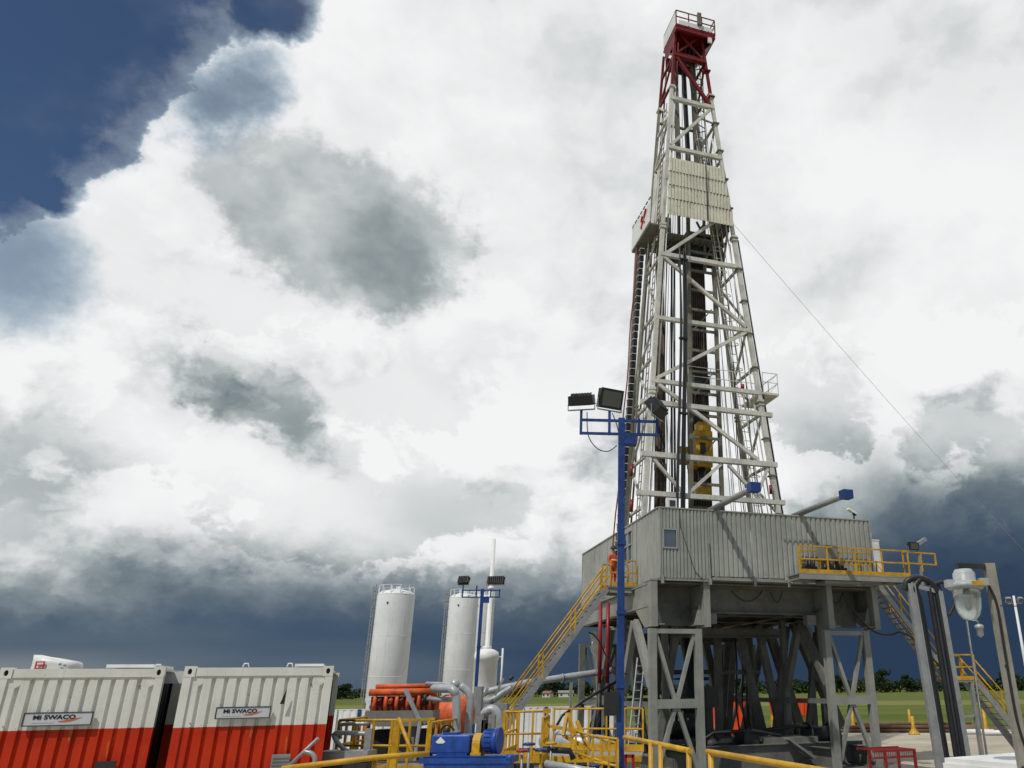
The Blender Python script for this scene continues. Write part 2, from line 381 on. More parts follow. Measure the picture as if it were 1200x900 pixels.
class MB:
    low = False
    def __init__(s, frame=WORLD):
        s.low = abs(frame.translation.z-GZ) < 1e-4; s.v = []; s.f = []; s.fr = frame; s.sm = []
    def add(s, vs, fs, smooth=False):
        n = len(s.v); s.v += [Vector(v) for v in vs]; s.f += [[i+n for i in f] for f in fs]; s.sm += [smooth]*len(fs); return s
    def box(s, c, d, rot=None):
        c = Vector(c); h = Vector(d)*0.5
        vs = [Vector((x*h.x, y*h.y, z*h.z)) for x in (-1, 1) for y in (-1, 1) for z in (-1, 1)]
        if rot is not None: vs = [rot @ v for v in vs]
        return s.add([c+v for v in vs], [(0, 1, 3, 2), (4, 6, 7, 5), (0, 4, 5, 1), (2, 3, 7, 6), (0, 2, 6, 4), (1, 5, 7, 3)])
    def box2(s, a, b):
        a = Vector(a); b = Vector(b); return s.box((a+b)/2, [abs(x) for x in (b-a)])
    def basis(s, p0, p1, up):
        d = (Vector(p1)-Vector(p0)).normalized(); up = Vector(up)
        if abs(d.dot(up)) > 0.98: up = Vector((0, 1, 0)) if abs(d.y) < 0.9 else Vector((1, 0, 0))
        x = d.cross(up).normalized(); y = x.cross(d).normalized(); return d, x, y
    def bar(s, p0, p1, w, h=None, up=(0, 0, 1)):
        h = w if h is None else h; p0 = Vector(p0); p1 = Vector(p1); d, x, y = s.basis(p0, p1, up)
        vs = [p+x*(i*w/2)+y*(j*h/2) for p in (p0, p1) for i, j in ((-1, -1), (1, -1), (1, 1), (-1, 1))]
        return s.add(vs, [(3, 2, 1, 0), (4, 5, 6, 7), (0, 1, 5, 4), (1, 2, 6, 5), (2, 3, 7, 6), (3, 0, 4, 7)])
    def ibeam(s, p0, p1, w, h, t=0.03, up=(0, 0, 1)):
        p0 = Vector(p0); p1 = Vector(p1); d, x, y = s.basis(p0, p1, up)
        s.bar(p0+y*(h/2-t/2), p1+y*(h/2-t/2), w, t, up); s.bar(p0-y*(h/2-t/2), p1-y*(h/2-t/2), w, t, up)
        return s.bar(p0, p1, t*0.8, h-2*t-0.004, up)
    def tube(s, pts, r, n=8, cap=True, smooth=True):
        pts = [Vector(p) for p in pts]; rs = r if isinstance(r, (list, tuple)) else [r]*len(pts)
        t0 = (pts[1]-pts[0]).normalized(); ref = Vector((0, 0, 1)) if abs(t0.z) < 0.9 else Vector((0, 1, 0))
        x = t0.cross(ref).normalized(); vs = []
        for i, p in enumerate(pts):
            t = (pts[min(i+1, len(pts)-1)]-pts[max(i-1, 0)]).normalized()
            x = (x - t*x.dot(t)).normalized(); y = t.cross(x)
            for k in range(n):
                a = 2*math.pi*k/n; vs.append(p+(x*math.cos(a)+y*math.sin(a))*rs[i])
        fs = [(i*n+k, i*n+(k+1) % n, (i+1)*n+(k+1) % n, (i+1)*n+k) for i in range(len(pts)-1) for k in range(n)]
        s.add(vs, fs, smooth)
        if cap:
            b = len(s.v)-len(vs); s.f += [[b+k for k in reversed(range(n))], [b+(len(pts)-1)*n+k for k in range(n)]]; s.sm += [False, False]
        return s
    def lathe(s, prof, c=(0, 0, 0), n=24, smooth=True):
        c = Vector(c); vs = [c+Vector((r*math.cos(2*math.pi*k/n), r*math.sin(2*math.pi*k/n), z)) for r, z in prof for k in range(n)]
        fs = [(i*n+k, i*n+(k+1) % n, (i+1)*n+(k+1) % n, (i+1)*n+k) for i in range(len(prof)-1) for k in range(n)]
        s.add(vs, fs, smooth); b = len(s.v)-len(vs)
        s.f += [[b+k for k in reversed(range(n))], [b+(len(prof)-1)*n+k for k in range(n)]]; s.sm += [False, False]
        return s
    def plate(s, pts, th):
        """a polygon given by its corners, with a thickness along its normal"""
        pts = [Vector(p) for p in pts]; nn = (pts[1]-pts[0]).cross(pts[2]-pts[0]).normalized()*(th/2); k = len(pts)
        vs = [p-nn for p in pts]+[p+nn for p in pts]
        return s.add(vs, [list(reversed(range(k))), [k+i for i in range(k)]]+[(i, (i+1) % k, k+(i+1) % k, k+i) for i in range(k)])
    def corr(s, p0, p1, z0, z1, pitch, depth, out, th=0.03, flat=0.5):
        """corrugated sheet standing on the line p0-p1; out: unit vector the ribs point to"""
        p0 = Vector(p0); p1 = Vector(p1); out = Vector(out); L = (p1-p0).length; u = (p1-p0)/L
        n = max(1, round(L/pitch)); q = L/n; prof = []
        for i in range(n):
            a = i*q; f = q*flat; g = (q-f)/4
            prof += [(a, 0), (a+g, 0), (a+2*g, depth), (a+2*g+f, depth), (a+3*g+f, 0)]
        prof.append((L, 0)); vs = []; m = len(prof)
        for z in (z0, z1): vs += [p0+u*a+out*d+Vector((0, 0, z)) for a, d in prof]
        for z in (z0, z1): vs += [p0+u*a+out*(d-th)+Vector((0, 0, z)) for a, d in prof]
        fs = []
        for i in range(m-1):
            fs += [(i, i+1, m+i+1, m+i), (2*m+i+1, 2*m+i, 3*m+i, 3*m+i+1), (m+i, m+i+1, 3*m+i+1, 3*m+i), (i+1, i, 2*m+i, 2*m+i+1)]
        fs += [(0, m, 3*m, 2*m), (m-1, 3*m-1, 4*m-1, 2*m-1)]
        return s.add(vs, fs)
    def build(s, name, mat, parent=None, label=None, cat=None, group=None, kind=None, origin=None):
        me = bpy.data.meshes.new(name); o = bpy.data.objects.new(name, me); COL.objects.link(o)
        if parent is not None:
            wm = WM[parent.name]; o.parent = parent; WM[o.name] = wm
        else:
            wm = s.fr @ Matrix.Translation(origin) if origin is not None else s.fr
            o.matrix_world = wm; WM[o.name] = wm
        T = wm.inverted() @ s.fr
        if kind is None and (parent is None or not parent.get('low')) and not s.low:
            iv = wm.inverted(); pts = [s.fr @ v for v in s.v]
            if pts and min(q.z for q in pts) < 0.3 and max(q.z for q in pts) > -0.01:
                for q in pts:
                    if q.z < 0.3: q.z = 0.3+(q.z-0.3)*(0.3-GZ)/0.3
                s.v = pts; T = iv
        me.from_pydata([T @ v for v in s.v], [], s.f)
        me.polygons.foreach_set('use_smooth', s.sm)
        me.materials.append(MT[mat] if isinstance(mat, str) else mat); me.update()
        bm = bmesh.new(); bm.from_mesh(me); bmesh.ops.recalc_face_normals(bm, faces=bm.faces); bm.to_mesh(me); bm.free()
        return tagit(o, label, cat, group, kind)
def text_verts(txt, size, extrude=0.004, offset=0.0, shear=0.0):
    cu = bpy.data.curves.new('t', 'FONT'); cu.body = txt; cu.size = size; cu.extrude = extrude; cu.offset = offset; cu.shear = shear
    cu.resolution_u = 3; ob = bpy.data.objects.new('t', cu); COL.objects.link(ob)
    me = bpy.data.meshes.new_from_object(ob); vs = [v.co.copy() for v in me.vertices]; fs = [list(p.vertices) for p in me.polygons]
    bpy.data.objects.remove(ob); bpy.data.curves.remove(cu); bpy.data.meshes.remove(me); return vs, fs

# ---------------------------------------------------------------- shared builders
def guardrail(name, label, pts, fr, h=1.1, sp=1.2, kick=True, r=0.024, mat='yellow', group=None, ends=(True, True), z_step=None, parent=None, square=False):
    """handrail along the points (deck level): top rail, knee rail, toe board, posts"""
    pts = [Vector(p) for p in pts]
    t = thing(name, label, 'railing', pts[0], fr, group) if parent is None else parent
    def run(dz): 
        m = MB(fr)
        for p, q in zip(pts, pts[1:]):
            if square: m.bar(p+Vector((0, 0, dz)), q+Vector((0, 0, dz)), 2*r)
            else: m.tube([p+Vector((0, 0, dz)), q+Vector((0, 0, dz))], r, 7)
        return m
    run(h).build('top_rail', mat, t); run(h*0.52).build('knee_rail', mat, t)
    if kick:
        m = MB(fr)
        for p, q in zip(pts, pts[1:]): m.bar(p+Vector((0, 0, 0.09)), q+Vector((0, 0, 0.09)), 0.012, 0.16)
        m.build('toe_board', mat, t)
    for i, (p, q) in enumerate(zip(pts, pts[1:])):
        n = max(1, round((q-p).length/sp))
        for k in range(n+1):
            if k == 0 and i > 0: continue
            if k == 0 and not ends[0]: continue
            if k == n and i == len(pts)-2 and not ends[1]: continue
            c = p+(q-p)*(k/n); MB(fr).bar(c, c+Vector((0, 0, h-0.004)), 2*r*0.92).build('post', mat, t)
    return t
def stairway(name, label, top, bot, width_vec, fr, n=12, mat_s='galv', rails=(True, True), hh=1.0, bays=2):
    """straight flight: two stringers, treads, handrails of yellow pipe"""
    top = Vector(top); bot = Vector(bot); w = Vector(width_vec)
    t = thing(name, label, 'stairs', bot, fr)
    for k in (0, 1): MB(fr).bar(top+w*k, bot+w*k, 0.05, 0.24).build('stringer', mat_s, t)
    run = bot-top; hz = Vector((run.x, run.y, 0)).normalized()
    m = MB(fr)
    for i in range(n):
        c = top+run*((i+0.5)/n)
        a, b = c-hz*0.12+w*0.03, c+hz*0.12+w*0.03
        m.plate([a, b, b+w*0.94, a+w*0.94], 0.035)
    m.build('treads', mat_s, t)
    for k in (0, 1):
        if not rails[k]: continue
        o = w*k
        for dz, nm in ((hh, 'handrail'), (hh*0.5, 'knee_rail')):
            MB(fr).tube([top+o+Vector((0, 0, dz)), bot+o+Vector((0, 0, dz))], 0.033, 7).build(nm, 'yellow', t)
        for i in range(bays+1):
            c = top+run*(i/bays*0.96+0.02)+o
            MB(fr).bar(c, c+Vector((0, 0, hh)), 0.055).build('post', 'yellow', t)
    return t
def floodlight(parent, p, fr, yaw, tilt, w=0.5, h=0.34, d=0.16, mount=0.12, mat='black'):
    """rectangular floodlight on a U bracket; yaw: facing direction, tilt: up"""
    rot = Matrix.Rotation(yaw, 3, 'Z') @ Matrix.Rotation(tilt, 3, 'X'); p = Vector(p); c = p+Vector((0, 0, mount+h*0.45))
    m = MB(fr); m.box(c, (w, d, h), rot)
    for i in range(7): m.box(c+rot @ Vector(((i-3)*w/8, d*0.62, 0)), (0.012, d*0.3, h*0.85), rot)
    m.box(c+rot @ Vector((0, -d*0.5-0.012, 0)), (w*1.06, 0.02, h*1.06), rot)
    o = m.build('floodlight', mat, parent)
    MB(fr).box(c+rot @ Vector((0, -d*0.5-0.026, 0)), (w*0.86, 0.006, h*0.80), rot).build('glass', 'floodglass', o)
    b = MB(fr); rz = Matrix.Rotation(yaw, 3, 'Z')
    for sx in (-1, 1): b.bar(p+rz @ Vector((sx*w*0.56, 0, 0.02)), c+rz @ Vector((sx*w*0.56, 0, 0)), 0.02, 0.04)
    b.bar(p+rz @ Vector((-w*0.57, 0, 0.012)), p+rz @ Vector((w*0.57, 0, 0.012)), 0.04, 0.02)
    b.build('bracket', 'galv', o)
    return o
def sag(p, q, s, n=10):
    p = Vector(p); q = Vector(q)
    return [p+(q-p)*(i/n)-Vector((0, 0, 4*s*(i/n)*(1-i/n))) for i in range(n+1)]
def smooth_path(pts, n=6):
    pts = [Vector(p) for p in pts]; out = []
    for i in range(len(pts)-1):
        p0 = pts[max(i-1, 0)]; p1 = pts[i]; p2 = pts[i+1]; p3 = pts[min(i+2, len(pts)-1)]
        for k in range(n):
            t = k/n
            out.append(0.5*((2*p1)+(p2-p0)*t+(2*p0-5*p1+4*p2-p3)*t*t+(3*p1-p0-3*p2+p3)*t**3))
    return out+[pts[-1]]
# ================================================================ THE SETTING
CONT_SPLIT = 2.27
mk()
g = MB(); g.add([(-4000, -400, GZ), (4000, -400, GZ), (4000, 7000, GZ), (-4000, 7000, GZ)], [(0, 1, 2, 3)])
g.build('grass_field', 'field', kind='structure')
p = MB(); p.add([(x, y, GZ+0.03) for x, y in ((-80, -60), (85, -60), (85, 45.5), (20.3, 62.6), (-28, 74.7), (-80, 88))], [(0, 1, 2, 3, 4, 5)])
p.build('gravel_pad', 'pad', kind='structure')
mt_ = MB(RIG); mt_.add([(a, b, GZ+0.034) for a, b in ((-4, -3.5), (11.6, -3.5), (11.6, 14.5), (-4, 14.5))], [(0, 1, 2, 3)])  # added dark sheet, keeps ground bounce off the underside of the floor
mt_.build('bounce_cut_sheet', 'mat', kind='structure')
# low bund of bare soil between pad and field
def bund():
    m = MB(); r = random.Random(3); n = 150; rows = [(-1.2, 0.0), (-0.4, 0.28), (0.4, 0.42), (1.4, 0.25), (3.2, 0.01)]
    d = Vector((165, -43.3, 0)).normalized(); nn = Vector((-d.y, d.x, 0)); s = Vector((-80, 89.5, GZ)); vs = []
    for i in range(n+1):
        j = r.uniform(0.5, 1.25)
        for w, h in rows: vs.append(s+d*(171*i/n)+nn*(w*1.2+r.uniform(-.25, .25))+Vector((0, 0, h*j*0.9+0.035)))
    k = len(rows)
    m.add(vs, [(i*k+q, (i+1)*k+q, (i+1)*k+q+1, i*k+q+1) for i in range(n) for q in range(k-1)])
    m.build('soil_bund', 'soil', kind='structure')
bund()

# far tree line, one mass of foliage
def leafclump(m, c, rad, n, r, s):
    for _ in range(n):
        while True:
            q = Vector((r.uniform(-1, 1), r.uniform(-1, 1), r.uniform(-1, 1)))
            if q.length < 1: break
        q = Vector((q.x*rad[0], q.y*rad[1], q.z*rad[2]))+c
        e = Matrix.Rotation(r.uniform(0, 6.28), 3, 'Z') @ Matrix.Rotation(r.uniform(-1.2, 1.2), 3, 'X')
        z = s*r.uniform(0.6, 1.3)
        m.add([q+e @ Vector((-z, 0, -z*.7)), q+e @ Vector((z, 0, -z*.5)), q+e @ Vector((z*.6, 0, z*.7)), q+e @ Vector((-z*.5, 0, z*.6))], [(0, 1, 2, 3)])
def treeline():
    m = MB(); r = random.Random(11); x = -420.0
    while x < 520:
        Y = 425 - x*0.05+r.uniform(-14, 14); h = 3.9+1.3*abs(math.sin(x*0.021))+r.uniform(0, 1.6)
        if r.random() < 0.06: h += 1.5
        w = r.uniform(3.5, 6.5)
        leafclump(m, Vector((x, Y, GZ+h*0.5)), (w, 4, h*0.55), 110, r, 0.62); x += w*0.5
    m.build('tree_line', 'leaf', label='dark green tree line along the far edge of the field', kind='stuff', cat='trees')
treeline()
def tree(p, h, w, label, seed, n=900):
    r = random.Random(seed); t = thing('field_tree', label, 'tree', p, group='single trees standing above the far tree line')
    k = MB(); top = Vector(p)+Vector((r.uniform(-.3, .3), 0, h*0.75))
    k.tube([p, Vector(p)+Vector((0.1, 0, h*0.3)), top], [h*0.035, h*0.026, h*0.008], 7)
    for i in range(6):
        a = r.uniform(0, 6.28); s = Vector(p)+Vector((0, 0, h*r.uniform(0.25, 0.55)))
        k.tube([s, s+Vector((math.cos(a)*w*0.33, math.sin(a)*w*0.33, h*0.2))], [h*0.014, h*0.004], 5)
    k.build('trunk', 'bark', t); c = MB()
    for i in range(13):
        a = r.uniform(0, 6.28); zz = r.uniform(0.28, 0.88); q = w*0.5*math.sin(math.pi*min(1, zz*0.95))*r.uniform(0.3, 0.85)
        leafclump(c, Vector(p)+Vector((math.cos(a)*q, math.sin(a)*q, h*zz)), (w*r.uniform(.15, .26), w*.22, h*r.uniform(.09, .15)), n//13, r, 0.42)
    c.build('crown', 'leaf', t)
TREES = [(1037, 9.4, 9.5, 'round dark tree standing tallest above the tree line right of the rig legs'),
         (1063, 7.2, 5.0, 'narrow pointed tree a little right of the tall round tree'),
         (1187, 9.6, 10.0, 'wide dark tree behind the foot of the grey lamp post'),
         (985, 7.4, 6.0, 'small bushy tree seen beside the right front leg of the substructure'),
         (650, 8.0, 9.0, 'broad tree above the white wall, between the stairs and the red pipes'),
         (685, 7.0, 7.0, 'low rounded tree just left of the red standpipes'),
         (402, 6.4, 9.0, 'dark spreading tree between the red and white container and the left silo'),
         (868, 6.8, 7.0, 'bushy tree seen through the middle of the substructure')]
for i, (px, h, w, lab) in enumerate(TREES):
    q = at(px, 812, 398+i*2.0); tree(Vector((q.x, q.y, GZ)), h*1.15, w*1.15, lab, 40+i)
def farm_house(px, Y, w, h, lab, yaw):
    q = at(px, 812, Y); fr = frame_at(Vector((q.x, q.y, GZ)), yaw); t = thing('farm_house', lab, 'house', (0, 0, 0), fr, 'houses at the far edge of the field')
    MB(fr).box((0, 0, h/2), (w, 5, h)).build('wall', 'housewhite', t)
    m = MB(fr); m.add([(-w/2-.3, -2.9, h), (w/2+.3, -2.9, h), (w/2+.3, 2.9, h), (-w/2-.3, 2.9, h), (-w/2-.3, 0, h+1.0), (w/2+.3, 0, h+1.0)],
                      [(0, 1, 5, 4), (2, 3, 4, 5), (0, 4, 3), (1, 2, 5), (0, 3, 2, 1)]); m.build('roof', 'houseroof' if w < 4 else 'grey', t)
    for x in (-w*.3, w*.25): MB(fr).box((x, -2.52, h*0.55), (0.9, 0.06, 1.0)).build('window', 'pane', t)
farm_house(663, 385, 6.5, 1.9, 'long low white building before the trees, right of the stairs', 0.1)
farm_house(642, 388, 3.6, 1.8, 'small white house with reddish roof beside the stair flight', -0.2)
farm_house(702, 390, 4.5, 1.8, 'pale cottage half hidden behind the red standpipes', 0.2)
# ================================================================ THE RIG  (a along its front, b into the picture, z up)
def V(*a): return Vector(a)
def substructure():
    t = thing('rig_substructure', 'grey steel substructure of braced box legs carrying the drill floor', 'substructure', (0, 0, 0), RIG)
    P = lambda: MB(RIG)
    # four braced towers: front pair and rear pair
    for k, (x0, x1) in enumerate(((-0.25, 1.75), (7.86, 9.86))):
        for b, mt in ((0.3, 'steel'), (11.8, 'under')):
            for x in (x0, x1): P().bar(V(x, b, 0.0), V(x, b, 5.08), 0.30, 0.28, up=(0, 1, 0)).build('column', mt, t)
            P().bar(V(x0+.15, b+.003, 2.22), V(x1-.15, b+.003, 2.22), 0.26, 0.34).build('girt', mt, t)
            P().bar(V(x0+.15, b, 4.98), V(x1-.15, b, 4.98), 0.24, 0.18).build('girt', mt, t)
            xm = (x0+x1)/2
            for s in (-1, 1):
                P().bar(V(xm+s*0.86, b+.02, 4.95), V(xm+s*0.04, b+.02, 2.30), 0.14, 0.17, up=(0, 1, 0)).build('brace', mt, t)
                P().bar(V(xm+s*0.04, b+.02, 2.10), V(xm+s*0.84, b+.02, 0.12), 0.14, 0.17, up=(0, 1, 0)).build('brace', mt, t)
        # side frames running back
        for x in (x0, x1):
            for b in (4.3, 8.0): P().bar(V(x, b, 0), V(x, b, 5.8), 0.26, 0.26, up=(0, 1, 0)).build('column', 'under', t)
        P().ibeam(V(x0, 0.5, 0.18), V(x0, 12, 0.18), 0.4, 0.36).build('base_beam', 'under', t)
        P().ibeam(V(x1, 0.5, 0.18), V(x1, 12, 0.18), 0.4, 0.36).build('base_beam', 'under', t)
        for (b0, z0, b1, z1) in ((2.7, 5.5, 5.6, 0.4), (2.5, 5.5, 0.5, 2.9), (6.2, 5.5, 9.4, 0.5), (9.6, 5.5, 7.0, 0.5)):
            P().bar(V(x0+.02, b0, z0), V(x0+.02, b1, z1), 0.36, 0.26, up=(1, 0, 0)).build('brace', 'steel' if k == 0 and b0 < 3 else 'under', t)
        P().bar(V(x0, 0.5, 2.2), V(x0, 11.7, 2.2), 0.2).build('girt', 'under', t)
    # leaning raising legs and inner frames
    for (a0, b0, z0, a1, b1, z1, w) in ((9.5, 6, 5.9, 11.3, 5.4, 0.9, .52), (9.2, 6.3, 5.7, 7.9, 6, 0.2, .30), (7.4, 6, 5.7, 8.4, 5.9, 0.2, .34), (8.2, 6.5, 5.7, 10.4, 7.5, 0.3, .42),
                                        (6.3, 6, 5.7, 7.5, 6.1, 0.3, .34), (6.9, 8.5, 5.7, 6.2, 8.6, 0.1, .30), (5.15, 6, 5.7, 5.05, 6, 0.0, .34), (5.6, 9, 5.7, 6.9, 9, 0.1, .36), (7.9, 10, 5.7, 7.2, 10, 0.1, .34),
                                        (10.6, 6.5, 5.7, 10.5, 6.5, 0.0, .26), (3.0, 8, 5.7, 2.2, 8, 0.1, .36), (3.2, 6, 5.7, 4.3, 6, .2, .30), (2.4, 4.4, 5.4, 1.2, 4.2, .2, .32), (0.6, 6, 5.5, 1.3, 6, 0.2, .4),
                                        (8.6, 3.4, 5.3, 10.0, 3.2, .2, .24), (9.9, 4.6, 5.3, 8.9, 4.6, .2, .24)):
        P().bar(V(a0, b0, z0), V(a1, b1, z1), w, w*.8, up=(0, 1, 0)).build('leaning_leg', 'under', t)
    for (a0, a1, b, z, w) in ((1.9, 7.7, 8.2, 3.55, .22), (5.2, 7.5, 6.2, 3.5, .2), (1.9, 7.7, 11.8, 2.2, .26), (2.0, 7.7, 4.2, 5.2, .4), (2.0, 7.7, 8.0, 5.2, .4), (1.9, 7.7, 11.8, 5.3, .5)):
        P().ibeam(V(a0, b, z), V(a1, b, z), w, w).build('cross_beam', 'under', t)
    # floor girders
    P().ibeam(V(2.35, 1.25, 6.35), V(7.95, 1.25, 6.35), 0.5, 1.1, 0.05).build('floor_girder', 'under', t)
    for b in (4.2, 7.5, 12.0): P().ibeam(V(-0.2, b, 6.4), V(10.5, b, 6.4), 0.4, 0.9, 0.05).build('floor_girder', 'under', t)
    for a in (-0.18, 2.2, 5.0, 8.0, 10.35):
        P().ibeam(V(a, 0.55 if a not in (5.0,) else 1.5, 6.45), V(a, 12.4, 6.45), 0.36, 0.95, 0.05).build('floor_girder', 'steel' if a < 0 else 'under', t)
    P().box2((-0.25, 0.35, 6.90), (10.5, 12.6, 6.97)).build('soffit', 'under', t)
    # open ended bracket boxes over the front towers
    for x0, x1 in ((-0.34, 2.30), (7.97, 10.62)):
        for x, sg in ((x0, 1), (x1, -1)):
            m = P(); y = 0.12
            m.plate([(x+sg*.14, y, 5.16), (x+sg*.14, y, 7.0), (x+sg*.14, 2.3, 7.0), (x+sg*.14, 2.3, 6.0), (x+sg*.14, 1.0, 5.16)], 0.28)
            m.build('bracket_cheek', 'steel', t)
            P().box((x+sg*.45, 0.65, 5.26), (0.34, 0.9, 0.04)).build('foot_plate', 'steel', t)
            P().plate([(x+sg*.29, .5, 5.28), (x+sg*.62, .5, 5.28), (x+sg*.36, .5, 6.1), (x+sg*.29, .5, 6.1)], 0.03).build('gusset', 'steel', t)
        P().box2((x0-.02, 0.10, 7.0), (x1+.02, 0.9, 7.03)).build('bracket_top', 'steel', t)
        P().box2((x0+.30, 1.6, 5.3), (x1-.30, 1.66, 6.9)).build('bracket_back', 'under', t)
    for a in (2.62, 7.45):
        P().box((a, 0.9, 5.55), (0.44, 0.36, 0.42)).build('junction_box', 'grey', t)
    for a0, a1 in ((3.7, 5.2), (5.6, 6.2), (8.6, 9.3)):
        P().tube(sag(V(a0, 0.95, 6.75), V(a1, 0.95, 6.8), 0.45, 12), 0.025, 6).build('cable', 'black', t)
substructure()

def drill_floor():
    t = thing('drill_floor', 'grey corrugated wind wall box of the drill floor on top of the substructure', 'drill floor', (0, 0, 7.0), RIG)
    P = lambda: MB(RIG)
    P().box2((0.0, 0.02, 7.0), (10.5, 13.0, 7.06)).build('deck', 'under', t)
    z0, z1, zt = 7.10, 10.02, 10.06
    # front wall, with a window opening near the left corner
    wl, wr, wb, wt = 0.17, 0.78, 8.33, 9.12
    segs = [(0.06, wl, z0, z1), (wl, wr, z0, wb), (wl, wr, wt, z1), (wr, 2.25, z0, z1)]
    for (x0, x1, a, b) in segs:
        MB(RIG).corr((x0, 0, 0), (x1, 0, 0), a, b, 0.155, 0.05, (0, -1, 0), 0.03, 0.52).build('wind_wall', 'cladding', t)
    x = 2.29
    for xe in (4.3, 6.35, 8.4, 10.46):
        MB(RIG).corr((x, 0, 0), (xe, 0, 0), z0+.12 if xe < 6.6 else z0+.2, z1, 0.23 if xe < 6 else 0.26, 0.05, (0, -1, 0), 0.03, 0.55).build('wind_wall', 'cladding', t); x = xe+0.03
    for xe in (0.03, 2.27, 10.49): P().box((xe, -0.01, (z0+z1)/2), (0.07, 0.12, z1-z0)).build('wall_post', 'cladding', t)
    P().box2((0, -0.075, z1), (10.52, 0.05, z1+.05)).build('top_trim', 'cladding', t)
    w = P()
    for (p, q) in (((wl-.03, -.06, wb), (wr+.03, -.06, wb)), ((wl-.03, -.06, wt), (wr+.03, -.06, wt)), ((wl, -.06, wb), (wl, -.06, wt)), ((wr, -.06, wb), (wr, -.06, wt))): w.bar(p, q, 0.05, 0.06)
    wf = w.build('window', 'cladding', t); P().box2((wl, -.02, wb), (wr, 0.0, wt)).build('pane', 'pane', wf)
    # left wall
    def lw(b0, b1, a, b): MB(RIG).corr((0, b1, 0), (0, b0, 0), a, b, 0.42, 0.035, (-1, 0, 0), 0.03, 0.7).build('wind_wall', 'cladding', t)
    lw(0.06, 3.0, z0, z1); lw(5.2, 13.0, z0, z1); lw(3.0, 3.6, z0, z1); lw(3.6, 5.2, z0, 8.35); lw(3.6, 5.2, 9.75, z1)
    for b in (3.0, 3.6, 4.3, 5.2, 7.8, 10.4, 12.98): P().box((-.012, b, (z0+z1)/2), (0.10, 0.07, z1-z0)).build('wall_post', 'cladding', t)
    for z in (8.35, 9.1, 9.75): P().box((-.02, 4.4, z), (0.07, 1.6, 0.06)).build('window_frame', 'cladding', t)
    P().box2((0.02, 3.63, 8.4), (0.04, 5.17, 9.7)).build('window_pane', 'pane', t)
    P().box2((-.075, 0.0, z1), (0.05, 13.03, z1+.05)).build('top_trim', 'cladding', t)
    # back and right walls
    MB(RIG).corr((0, 13, 0), (10.5, 13, 0), z0, z1, 0.3, 0.05, (0, 1, 0)).build('wind_wall', 'cladding', t)
    MB(RIG).corr((10.5, 0, 0), (10.5, 13, 0), z0, z1, 0.3, 0.05, (1, 0, 0)).build('wind_wall', 'cladding', t)
    # sill beams and stubs under the walls
    P().box2((0.0, -0.02, 6.99), (2.25, 0.09, 7.085)).build('sill_beam', 'cladding', t)
    P().box2((2.3, -0.06, 7.05), (6.1, 0.09, 7.17)).build('sill_beam', 'steel', t)
    for a in (0.05, 2.2, 4.3, 5.95): P().box2((a, -0.1, 6.85), (a+.12, -0.021 if a < 2.25 else -.061, 7.2)).build('wall_stub', 'steel', t)
    P().box2((-.05, 0.1, 6.99), (0.0, 12.9, 7.085)).build('sill_beam', 'steel', t)
    for b in (0.6, 1.7, 2.7, 6, 8, 10): P().box2((-.16, b, 6.8), (-.052, b+.14, 7.12)).build('wall_stub', 'steel', t)
    P().tube([V(.9, -.10, 10.0), V(0.95, -.10, 9.2), V(1.25, -.10, 8.3), V(1.55, -.1, 7.4), V(1.95, -.1, 7.0)], 0.014, 5).build('cable', 'black', t)
    P().tube([V(2.27, -.10, 8.6), V(2.28, -.11, 7.7), V(2.30, -.10, 7.1)], 0.014, 5).build('cable', 'black', t)
    P().box((6.6, -.09, 8.95), (1.5, .02, .05)).build('wall_rail', 'steel', t)
drill_floor()
def rig_camera(a, lab):
    t = thing('rail_lamp', lab, 'lamp', (a, -0.02, 10.07), RIG, None)
    MB(RIG).bar((a, -.02, 10.07), (a, -.02, 10.36), 0.05).build('bracket', 'black', t)
    rot = Matrix.Rotation(0.5, 3, 'Y')
    MB(RIG).box((a-.1, -.05, 10.43), (0.46, 0.2, 0.10), rot).build('hood', 'white', t)
    MB(RIG).box((a+.04, -.05, 10.33), (0.16, 0.14, 0.14), rot).build('lamp_body', 'black', t)
rig_camera(9.72, 'small white hooded lamp on the right end of the grey wall top')
t = thing('ventilation_box', 'small white box with dark front standing on the left corner of the grey wall top', 'box', (0.62, 0.12, 10.07), RIG)
MB(RIG).box((0.62, 0.12, 10.28), (0.42, 0.3, 0.42)).build('housing', 'white', t)
MB(RIG).box((0.62, -0.04, 10.25), (0.26, 0.02, 0.26)).build('grille', 'hose', t)
def boom(a, lab):
    t = thing('pipe_boom', lab, 'boom', (a, 0, 10.1), RIG, 'grey pipe booms with blue ends')
    MB(RIG).tube([V(a, 0.6, 10.17), V(a, -3.75, 10.17)], 0.13, 14).build('tube', 'galv', t)
    MB(RIG).box((a, -3.9, 10.17), (0.44, 0.40, 0.36)).build('end_cap', 'blue', t)
    MB(RIG).box((a, 0.1, 10.085), (0.34, 0.3, 0.05)).build('saddle', 'steel', t)
boom(2.62, 'grey pipe boom with blue cap jutting out in front of the mast foot')
boom(6.85, 'grey pipe boom with blue cap jutting out against the sky right of the mast')

